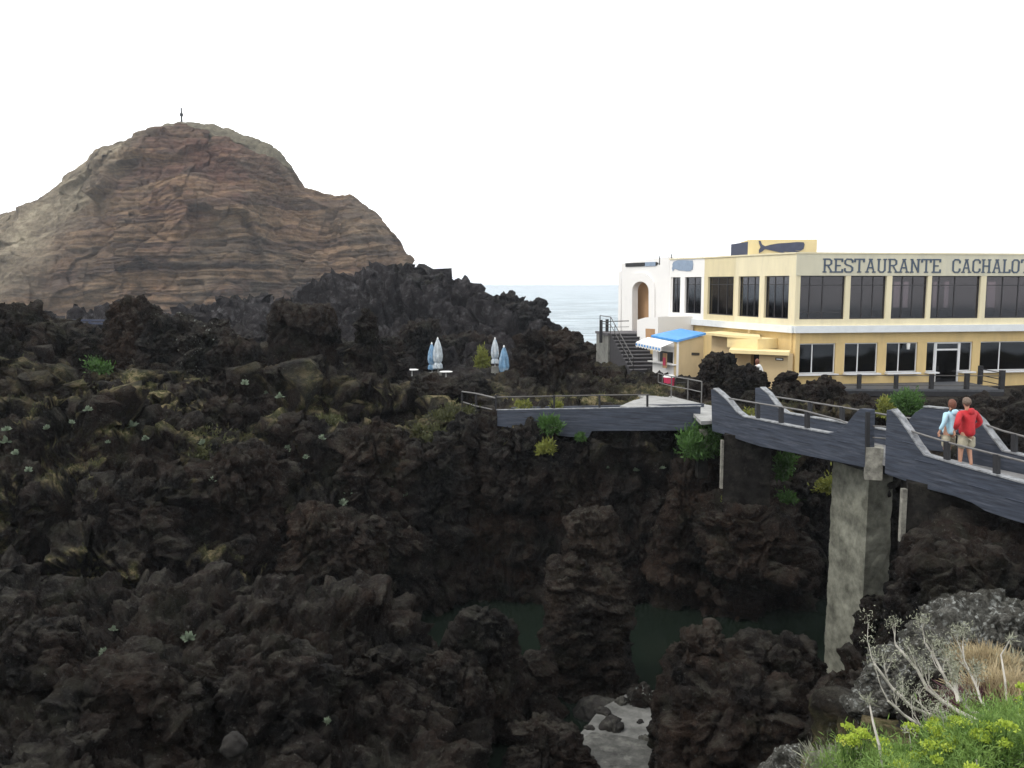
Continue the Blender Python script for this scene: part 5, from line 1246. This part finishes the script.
shrub('leafy_bush', P_(522, 408, 33.8), .3, .3, 500, .1, 'yellowgreen', 'small yellow-green plant behind the walkway beam', seed=12)
shrub('leafy_bush', P_(557, 409, 33.8), .25, .3, 500, .1, 'yellowgreen', 'tiny yellow plant behind the walkway beside a rail post', seed=13)
shrub('leafy_bush', P_(744, 418, 30.2), .35, .3, 700, .1, 'yellowgreen', 'yellow-green grass clump glimpsed between the two parapets', seed=14)
shrub('leafy_bush', P_(6, 470, 28.6), .8, .9, 2200, .13, 'olive', 'loose olive shrub at the left edge on the cliff', seed=15)
shrub('leafy_bush', P_(455, 420, 33.0), .7, .45, 1500, .13, 'olive', 'olive scrub on the ledge left of the walkway', seed=16)
shrub('leafy_bush', P_(430, 442, 32.4), .8, .5, 1600, .13, 'olive', 'olive scrub below the ledge left of the walkway', seed=17)
shrub('leafy_bush', P_(330, 425, 33), .7, .4, 1300, .12, 'olive', 'low olive scrub in front of the big flat-topped block', seed=18)
shrub('leafy_bush', P_(610, 384, 46), .9, .5, 1300, .14, 'olive', 'low olive scrub on the bank left of the stairs', seed=19)
shrub('leafy_bush', P_(578, 366, 50), .35, .6, 600, .16, 'green', 'small green shrub right of the large rounded brown block', seed=20)
shrub('leafy_bush', P_(100, 372, 38.5), .5, .5, 900, .14, 'green', 'small green shrub on the grassy ledge at left', seed=21)
shrub('leafy_bush', P_(205, 462, 30), .9, .9, 1500, .12, 'olive', 'olive shrub on the cliff below the pale-topped knob', seed=22)
shrub('leafy_bush', P_(830, 492, 30.5), .5, .6, 1000, .12, 'yellowgreen', 'yellowish shrub on the shaded cliff beneath the footbridge', seed=23)
shrub('leafy_bush', P_(733, 505, 28.2), .28, .3, 400, .1, 'yellowgreen', 'tiny yellow shrub left of the first pier foot', seed=24)
# pale succulent rosettes dotted over the cliffs
def rosette(c, r, seed):
    rg = np.random.default_rng(seed); n = 46
    an = rg.uniform(0, 6.28, n); el = rg.uniform(.1, 1.45, n)
    d = np.stack([np.cos(an) * np.cos(el), np.sin(an) * np.cos(el), np.sin(el)], 1)
    V, Fc = leaf_cloud(np.concatenate([d * r * .12, d], 1), r, rg, .45)
    return mesh_np('rosette_foliage', V, Fc)
ros = [rosette(None, .22, k) for k in range(4)]
for me_ in ros: me_.materials.append(M['paleplant'])
def ground_at(px, py, Ymin, Ymax):
    """nearest terrain vertex along a pixel's line of sight, so that the plant roots on real ground"""
    d = np.array(ray(px, py)[:], np.float32); t = TP @ d / (d @ d)
    dist = np.linalg.norm(TP - t[:, None] * d, axis=1) / np.maximum(t, .1)
    ok = (TP[:, 1] > Ymin) & (TP[:, 1] < Ymax); dist[~ok] = 9
    c = np.where(dist < .004)[0]
    if len(c) == 0: return None
    k = c[np.argmin(TP[c, 1])]; return Vector(TP[k].tolist())
spots = [(51, 428), (75, 424), (90, 413), (112, 444), (290, 452), (306, 462), (322, 440), (338, 478), (352, 455), (348, 492), (362, 475), (393, 490), (407, 495), (345, 505), (300, 478), (234, 470), (222, 462), (134, 412), (135, 425), (160, 412), (150, 438), (265, 395), (278, 396), (295, 404), (296, 468), (245, 386), (112, 630), (188, 637), (108, 652), (330, 720), (365, 512), (258, 452), (20, 455), (28, 470), (8, 440), (10, 430), (430, 460), (610, 470), (638, 472), (665, 470), (700, 485), (560, 480), (505, 440), (380, 450), (205, 442), (215, 480)]
for k, (x, y) in enumerate(spots):
    c = ground_at(x, y, 12, 48)
    if c is None: continue
    o = bpy.data.objects.new('succulent_rosette', ros[k % 4]); col.objects.link(o); o.location = c + Vector((0, -.05, .03)); s = rnd.uniform(.35, .85); o.scale = (s, s, s); o.rotation_euler = (rnd.uniform(-.2, .5), 0, rnd.uniform(0, 6))
    tag(o, 'pale grey-green succulent rosette rooted on the dark lava cliff', 'plant', 'pale rosettes dotted over the cliff')
# low ground cover where the ledges are grassy
rg = np.random.default_rng(5)
cand = np.where((TV > .35) & (TP[:, 1] > 20) & (TP[:, 1] < 50))[0]
pk = rg.choice(cand, min(len(cand), 42000), p=(TV[cand] / TV[cand].sum()), replace=False) if len(cand) > 42000 else cand
b = TP[pk]; d = TN[pk] * np.sign(TN[pk][:, 2:3]) + rg.normal(size=(len(pk), 3)) * .55 + np.array([0, 0, .5])
V, Fc = leaf_cloud(np.concatenate([b, d], 1), .10, rg, .3)
o = link('ground_cover', mesh_np('ground_cover', V, Fc), M['olive']); tag(o, 'dry olive grass and scrub on the upper ledges', kind='stuff')

# foreground: samphire cushions, umbels, dead shrub, dry tufts
def ledge_z(x, y): return float(height(np.array([[x]], np.float32), np.array([[y]], np.float32))[0, 0])
def samphire(px, py, Y, rad, hgt, n, label, seed, mat='samphire', umb=4):
    c = W(px, py, Y); c.z = min(c.z, ledge_z(c.x, c.y) + .25) if False else c.z
    t = shrub('samphire_plant', c, rad, hgt, int(n * 2.2), .038, mat, label, 'plant', seed=seed, aspect=.14, clumps=14)
    r = random.Random(seed)
    for k in range(umb):
        a = r.uniform(0, 6.28); rr = r.uniform(0, .75) * rad; top = c + Vector((rr * math.cos(a), rr * math.sin(a), hgt * r.uniform(.95, 1.25)))
        rg = np.random.default_rng(seed * 31 + k); m_ = 130; an = rg.uniform(0, 6.28, m_); q = np.sqrt(rg.random(m_)); R_ = r.uniform(.028, .052)
        base = np.stack([np.cos(an) * q * R_, np.sin(an) * q * R_, .35 * R_ * (1 - q ** 2)], 1) + np.array((top - c)[:]) + rg.normal(size=(m_, 3)) * .006
        V, Fc = leaf_cloud(np.concatenate([base, rg.normal(size=(m_, 3)) + [0, 0, 1.2]], 1), .016, rg, .8)
        u = link('flower_head', mesh_np('flower_head', V, Fc), M['umbel'], t)
        MB().tube([c + Vector((rr * .4 * math.cos(a), rr * .4 * math.sin(a), 0)), top - Vector((0, 0, .04)), top], [.006, .004, .003], 5).build('flower_stalk', M['green'], u)
samphire(852, 778, 5.4, .20, .22, 1500, 'lone leafy samphire clump with big yellow heads at the left end of the foreground plants', 1, umb=7)
samphire(893, 782, 5.2, .24, .20, 2200, 'samphire clump behind the dry bent stalk', 2, umb=4)
samphire(935, 776, 5.2, .26, .24, 2600, 'samphire clump with golden heads in the middle of the foreground', 3, umb=9)
samphire(975, 781, 5.0, .28, .26, 2800, 'dense samphire clump right of the golden-headed one', 4, umb=7)
samphire(1012, 774, 5.0, .30, .30, 3000, 'dense samphire clump at the lower right corner', 5, umb=3)
samphire(1000, 734, 5.9, .30, .22, 2600, 'feathery samphire clump below the dry straw tufts', 6, umb=2)
samphire(955, 751, 5.7, .22, .18, 1800, 'small samphire clump where the dead branches start', 7, umb=4)
samphire(1035, 746, 5.3, .30, .28, 2200, 'samphire clump cut by the right edge', 8, umb=2)
samphire(915, 806, 4.7, .30, .22, 2400, 'samphire clump at the very bottom of the foreground, left one', 9, umb=3)
samphire(985, 816, 4.6, .34, .26, 2800, 'samphire clump at the very bottom of the foreground, right one', 10, umb=3)
# dead shrub
def branch(m, tips, p, d, L, r, depth, rg):
    pts = [p]; rr = [r]; q = p.copy(); dd = d.normalized(); n = 5
    for k in range(n):
        dd = (dd + Vector((rg.uniform(-.16, .16), rg.uniform(-.16, .16), rg.uniform(-.08, .20)))).normalized(); q = q + dd * L / n; pts.append(q.copy()); rr.append(r * (1 - .42 * (k + 1) / n))
    m.tube(pts, rr, 6)
    if depth == 0: tips.append((pts[-1], dd)); return
    for j in range(rg.choice((2, 2, 3))):
        k = rg.randint(2, n); a = pts[k]; nd = (dd + Vector((rg.uniform(-.6, .6), rg.uniform(-.5, .5), rg.uniform(-.15, .75)))).normalized()
        branch(m, tips, a, nd, L * rg.uniform(.5, .75), rr[k] * .75, depth - 1, rg)
root_ = W(996, 722, 5.9)
ds = thing('dead_shrub', root_, 'leafless bleached shrub leaning left over the dark gap', 'shrub')
rg_ = random.Random(12)
for k, (tx, ty, tY, r0) in enumerate([(898, 645, 6.2, .020), (890, 702, 5.7, .017), (872, 664, 6.0, .018), (925, 640, 6.4, .016), (948, 660, 6.2, .014), (960, 645, 6.4, .012)]):
    st_ = root_ if k != 4 else W(958, 700, 6.0); e_ = W(tx, ty, tY); m = MB(); tips = []
    L_ = (e_ - st_).length; pts = []
    for j in range(7):
        f = j / 6; q = st_.lerp(e_, f) + Vector((0, 0, -.20 * L_ * math.sin(math.pi * f) * (1.0 if k < 4 else .5))) + Vector((rg_.uniform(-.015, .015), rg_.uniform(-.03, .03), rg_.uniform(-.01, .01))); pts.append(q)
    rr = [r0 * (1 - .55 * j / 6) for j in range(7)]; m.tube(pts, rr, 8)
    for j in (2, 3, 4, 5, 6):
        branch(m, tips, pts[j], (pts[j] - pts[j - 1]).normalized() + Vector((rg_.uniform(-.3, .3), rg_.uniform(-.3, .3), rg_.uniform(.1, .9))), L_ * rg_.uniform(.12, .22), rr[j] * .6, 2, rg_)
    lb_ = m.build('limb', M['bark'], ds)
    rgn = np.random.default_rng(k); B = []
    for (p0, d0) in tips:
        for _ in range(26): B.append((*(p0 - root_ + Vector(rgn.normal(size=3) * .03)), *(rgn.normal(size=3) + np.array(d0[:]))))
    B = np.array(B, np.float32); V, Fc = leaf_cloud(B, .02, rgn, .3)
    link('twig_tufts', mesh_np('twig_tufts', V, Fc), M['twig'], lb_)  # tufts of fine bare twigs at the branch tips, one mesh per limb
def tuft(px, py, Y, rad, hgt, n, mat, label, seed, name='dry_tuft', leaf=.16):
    rg = np.random.default_rng(seed); c = W(px, py, Y); b = rg.normal(size=(n, 3)) * np.array([rad, rad, hgt * .2]) * .5; d = b * .6 / rad + rg.normal(size=(n, 3)) * .45 + np.array([0, 0, .9])
    V, Fc = leaf_cloud(np.concatenate([b, d], 1), leaf, rg, .05); o = link(name, mesh_np(name, V, Fc), M[mat], None, c); return tag(o, label, 'grass tuft')
tuft(985, 668, 8.0, .24, .1, 2600, 'drygrass', 'straw-coloured dry tuft right behind the dead shrub', 1)
tuft(1012, 700, 6.4, .26, .12, 2600, 'drygrass', 'straw-coloured dry tuft at the right edge', 2)
tuft(975, 706, 6.8, .14, .06, 700, 'drygrass', 'small straw-coloured tuft below the dead branches', 3)
tuft(990, 714, 6.3, .22, .08, 1500, 'purple', 'purple-brown withered flower tuft above the samphire', 4)
tuft(1012, 674, 7.9, .3, .08, 500, 'twig', 'tangle of grey twigs over the lichen-spotted boulder', 5, leaf=.16)
tuft(838, 774, 8.0, .22, .08, 1200, 'twig', 'grey dead grass at the bottom edge left of the samphire', 6, leaf=.2)
def stalk(pts, r, label, head):
    P = [W(*p) for p in pts]; t = thing('dry_stalk', P[0], label, 'plant'); MB().tube(P, [r * (1 - .5 * i / (len(P) - 1)) for i in range(len(P))], 6).build('stem', M['bark'], t)
    rg = np.random.default_rng(3); n = head; V, Fc = leaf_cloud(np.concatenate([np.array((P[-1] - P[0])[:]) + rg.normal(size=(n, 3)) * .012, rg.normal(size=(n, 3)) + [0, 0, .8]], 1), .055, rg, .12)
    link('seed_head', mesh_np('seed_head', V, Fc), M['twig'], t)
stalk([(884, 775, 5.0), (879, 745, 5.0), (873, 722, 5.05), (869, 702, 5.1)], .010, 'dry bent stalk with a spidery seed head at the left of the foreground plants', 40)
stalk([(911, 762, 5.2), (911, 745, 5.2), (909, 732, 5.2)], .004, 'thin short dry stalk with a forked tip between the samphire clumps', 14)
stalk([(1007, 705, 6.2), (1005, 680, 6.3), (1001, 655, 6.4), (1010, 640, 6.4)], .009, 'upright bleached stalk over the straw tufts at right', 30)
stalk([(945, 735, 5.6), (943, 720, 5.6), (940, 712, 5.6)], .005, 'slim stalk with a yellow-green head under the dead branches', 24)

# ------------------------------------------------------------------ people
def skin_mesh(name, verts, edges, radii, root_i, mat, parent, sub=2):
    me = bpy.data.meshes.new(name); bm = bmesh.new(); ly = bm.verts.layers.skin.verify(); vs = [bm.verts.new(v) for v in verts]
    for a, b in edges: bm.edges.new((vs[a], vs[b]))
    for v, r in zip(vs, radii): v[ly].radius = r if isinstance(r, tuple) else (r, r)
    for i in (root_i if isinstance(root_i, list) else [root_i]): vs[i][ly].use_root = True
    bm.to_mesh(me); bm.free(); o = link(name, me, mat, parent)
    s = o.modifiers.new('skin', 'SKIN'); s.use_smooth_shade = True; s.branch_smoothing = .6
    u = o.modifiers.new('sub', 'SUBSURF'); u.levels = sub; u.render_levels = sub; return o
def person(px, Y, zf, yaw, h, label, jm, hm, woman, lean=0.0, stride=.0, pocket=True):
    q = W(px, 440, Y); t = thing('person', (q.x, q.y, zf), label, 'person'); t.rotation_euler = (0, 0, yaw); s = h / 1.75; t.scale = (s, s, s)
    sw = .185 if woman else .235
    V = []; E = []; Rr = []
    def a(p, r, par=None): V.append(p); Rr.append(r); E.append((par, len(V) - 1)) if par is not None else None; return len(V) - 1
    pel = a((0, 0, .93), (.13, .10)); w = a((lean * .2, .01, 1.12), (.12, .09), pel); ch = a((lean * .5, .02, 1.32), (.14, .10), w); nk = a((lean * .9, .0, 1.49), .05, ch); hd = a((lean * 1.3, .03, 1.60), (.074, .088), nk); tp = a((lean * 1.5, .035, 1.69), (.07, .08), hd)
    a((lean * 1.35, .125, 1.60), .014, hd)    # nose
    for sgn in (-1, 1):
        a((lean * 1.35 + sgn * .088, .02, 1.60), (.012, .02), hd)   # ears
        hp = a((sgn * .09, 0, .88), .095, pel); fy = sgn * stride
        kn = a((sgn * .10, fy * .5 + .03, .49), .062, hp); an = a((sgn * .10, fy * (1.0 if fy > 0 else 1.5), .09 + (.05 if fy < 0 else 0)), .036, kn); a((sgn * .11, fy * (1.0 if fy > 0 else 1.5) + .16, .035 + (.03 if fy < 0 else 0)), .034, an)
        sh = a((lean * .6 + sgn * sw, .01, 1.42), .052, ch)
        if pocket: el = a((lean * .4 + sgn * (sw + .13), -.06, 1.15), .042, sh); wr = a((sgn * (sw + .05), .09, .98), .03, el)
        else: el = a((lean * .4 + sgn * (sw + .07), -.03, 1.16), .040, sh); wr = a((sgn * (sw + .10), .06, .94), .028, el)
        hx, hy, hz = V[wr]; pm = a((hx - sgn * .01, hy + .015, hz - .06), (.036, .02), wr)
        for f in range(4):
            f1 = a((hx - sgn * .01 + (f - 1.5) * .008, hy + (f - 1.5) * .022 + .015, hz - .105), .010, pm); a((hx - sgn * .015 + (f - 1.5) * .008, hy + (f - 1.5) * .024 + .02, hz - .135 - (.012 if f in (1, 2) else 0)), .0085, f1)
        th = a((hx - sgn * .015, hy + .055, hz - .05), .011, wr); a((hx - sgn * .02, hy + .07, hz - .085), .009, th)
    b = skin_mesh('body', [Vector(v) + t.location * 0 for v in V], E, Rr, 0, M['skin'], t)
    ORG[t] = Vector(q)
    # jacket
    V = []; E = []; Rr = []
    wd = 1.2 if not woman else 1.12
    j0 = a((0, 0, .80 if not woman else .84), (.185 * wd, .145)); j1 = a((lean * .1, 0, .98), (.195 * wd, .155), j0); j2 = a((lean * .3, 0, 1.18), (.19 * wd, .15), j1); j3 = a((lean * .5, 0, 1.34), (.195 * wd, .14), j2); j4 = a((lean * .8, -.01, 1.46), (.10, .085), j3); 
    for sgn in (-1, 1):
        sh = a((lean * .6 + sgn * sw, 0, 1.40), .082, j3)
        if pocket: el = a((lean * .4 + sgn * (sw + .14), -.06, 1.15), .072, sh); a((sgn * (sw + .06), .07, 1.0), .060, el)
        else: el = a((lean * .4 + sgn * (sw + .075), -.03, 1.16), .062, sh); a((sgn * (sw + .10), .05, .98), .050, el)
    jk = skin_mesh('jacket', V, E, Rr, 0, jm, t)
    V = []; E = []; Rr = []
    h0 = a((lean * .7, -.14, 1.36), (.10, .045)); h1 = a((lean * .75, -.125, 1.44), (.12, .06), h0); a((lean * .8, -.09, 1.52), (.095, .05), h1)
    skin_mesh('hood', V, E, Rr, 0, jm, jk)
    V = []; E = []; Rr = []
    s0 = a((0, 0, .90), (.16, .125)); 
    for sgn in (-1, 1): k_ = a((sgn * .10, stride * sgn * .12, .76), .125, s0); a((sgn * .11, stride * sgn * .4, .52), .115, k_)
    skin_mesh('shorts', V, E, Rr, 0, M['khaki'], t)
    for sgn in (-1, 1):
        fy = sgn * stride * (1.0 if sgn * stride > 0 else 1.5); fz = .03 if sgn * stride < 0 else 0
        V = []; E = []; Rr = []; e1_ = a((sgn * .10, fy - .04, .05 + fz), (.045, .045)); a((sgn * .11, fy + .17, .04 + fz), (.045, .035), e1_)
        skin_mesh('shoe', V, E, Rr, 0, M['shoe'], t)
    v, f = ico(4); Pn = v.copy(); keep = 1.0
    Pn = Pn * (1 + .06 * perlin(v * 3 + 2)[:, None] + .04 * perlin(v * 9 + 2)[:, None])
    front = np.clip((v[:, 1] - .35) / .5, 0, 1) * np.clip((.6 - v[:, 2]) / .6, 0, 1)
    Pn = Pn * (1 - .25 * front)[:, None]; sc_ = np.array([.098, .112, .118 if not woman else .14]); low = np.clip(-v[:, 2] - (.2 if not woman else .6), 0, 1) * (v[:, 1] < .3)
    Pn[:, :2] *= (1 - .45 * low)[:, None]
    Pn = Pn * sc_ + np.array([lean * 1.4, .015, 1.645 if not woman else 1.625])
    link('hair', mesh_np('hair', Pn, f, True), hm, t)
    return t
ORGfix = {}
yaw = math.atan2(4.3, 10) 
person(948.5, 21.35, -4.455, yaw + .05, 1.66, 'person with auburn hair in a pale blue hooded jacket and shorts, seen from behind', M['jacket_blue'], M['hair_red'], True, lean=.055, stride=.06, pocket=False)
person(966.5, 21.0, -4.455, yaw - .05, 1.76, 'person with greying hair in a red hooded jacket and khaki shorts, seen from behind', M['jacket_red'], M['hair_grey'], False, lean=-.035, stride=-.06, pocket=True)
M['tshirt'] = M['plastic_w']
person(755, 39.2, -5.0, .4, 1.7, 'person in a white top standing beyond the dark lava clumps at the annex door', M['tshirt'], M['hair_red'], True, pocket=False)

# ------------------------------------------------------------------ air, sky, sun, camera
hz = MB().box((-2500, -150, -14), (2500, 5000, 62)).build('haze', None); tag(hz, kind='stuff')
m = bpy.data.materials.new('sea_haze'); m.use_nodes = True; nt = m.node_tree; nt.nodes.clear()
out = nt.nodes.new('ShaderNodeOutputMaterial'); vo = nt.nodes.new('ShaderNodeVolumePrincipled'); vo.inputs['Color'].default_value = (.84, .91, 1, 1); vo.inputs['Density'].default_value = .00021
nt.links.new(vo.outputs[0], out.inputs['Volume']); hz.data.materials.append(m)
w = bpy.data.worlds.new('World'); sc.world = w; w.use_nodes = True; nt = w.node_tree; bg = nt.nodes['Background']
SUN_EL, SUN_AZ = R(52), R(-105)          # azimuth from +Y towards +X
sky = nt.nodes.new('ShaderNodeTexSky'); sky.sky_type = 'NISHITA'; sky.sun_disc = False; sky.sun_elevation = SUN_EL; sky.sun_rotation = SUN_AZ; sky.air_density = 1.0; sky.dust_density = 2.5
tc = nt.nodes.new('ShaderNodeTexCoord')
nz = noise(nt, mapping(nt, tc.outputs['Generated'], (1, 1, 2.4)), 1.6, 6, .6)
cl = ramp(nt, nz, [(.3, (16.5, 17, 17.6)), (.65, (20.5, 20.5, 20.4))])
nt.links.new(mix(nt, .90, sky.outputs[0], cl), bg.inputs['Color']); bg.inputs['Strength'].default_value = .10
sl = bpy.data.lights.new('sun', 'SUN'); sl.energy = 1.5; sl.angle = R(11); sl.color = (1, .96, .9); so = bpy.data.objects.new('sun', sl); col.objects.link(so)
dv = Vector((math.sin(SUN_AZ) * math.cos(SUN_EL), math.cos(SUN_AZ) * math.cos(SUN_EL), math.sin(SUN_EL))); so.rotation_euler = dv.to_track_quat('Z', 'Y').to_euler(); so.location = (0, 0, 80)
cam = bpy.data.cameras.new('camera'); cam.sensor_width = 36; cam.lens = 36 * F / 1024; cam.clip_end = 30000; cam.clip_start = .05
co = bpy.data.objects.new('camera', cam); col.objects.link(co); co.rotation_euler = (R(90) - PITCH, 0, 0); sc.camera = co
vs = sc.view_settings; vs.view_transform = 'Standard'; vs.look = 'None'; vs.exposure = 0; vs.gamma = 1; vs.use_curve_mapping = False
sc.render.engine = 'CYCLES'; sc.cycles.use_denoising = True
try: sc.cycles.denoiser = 'OPENIMAGEDENOISE'
except Exception: pass
sc.cycles.max_bounces = 6; sc.cycles.diffuse_bounces = 3; sc.cycles.volume_bounces = 0; sc.cycles.transparent_max_bounces = 8
sc.cycles.use_adaptive_sampling = True; sc.cycles.adaptive_threshold = .015
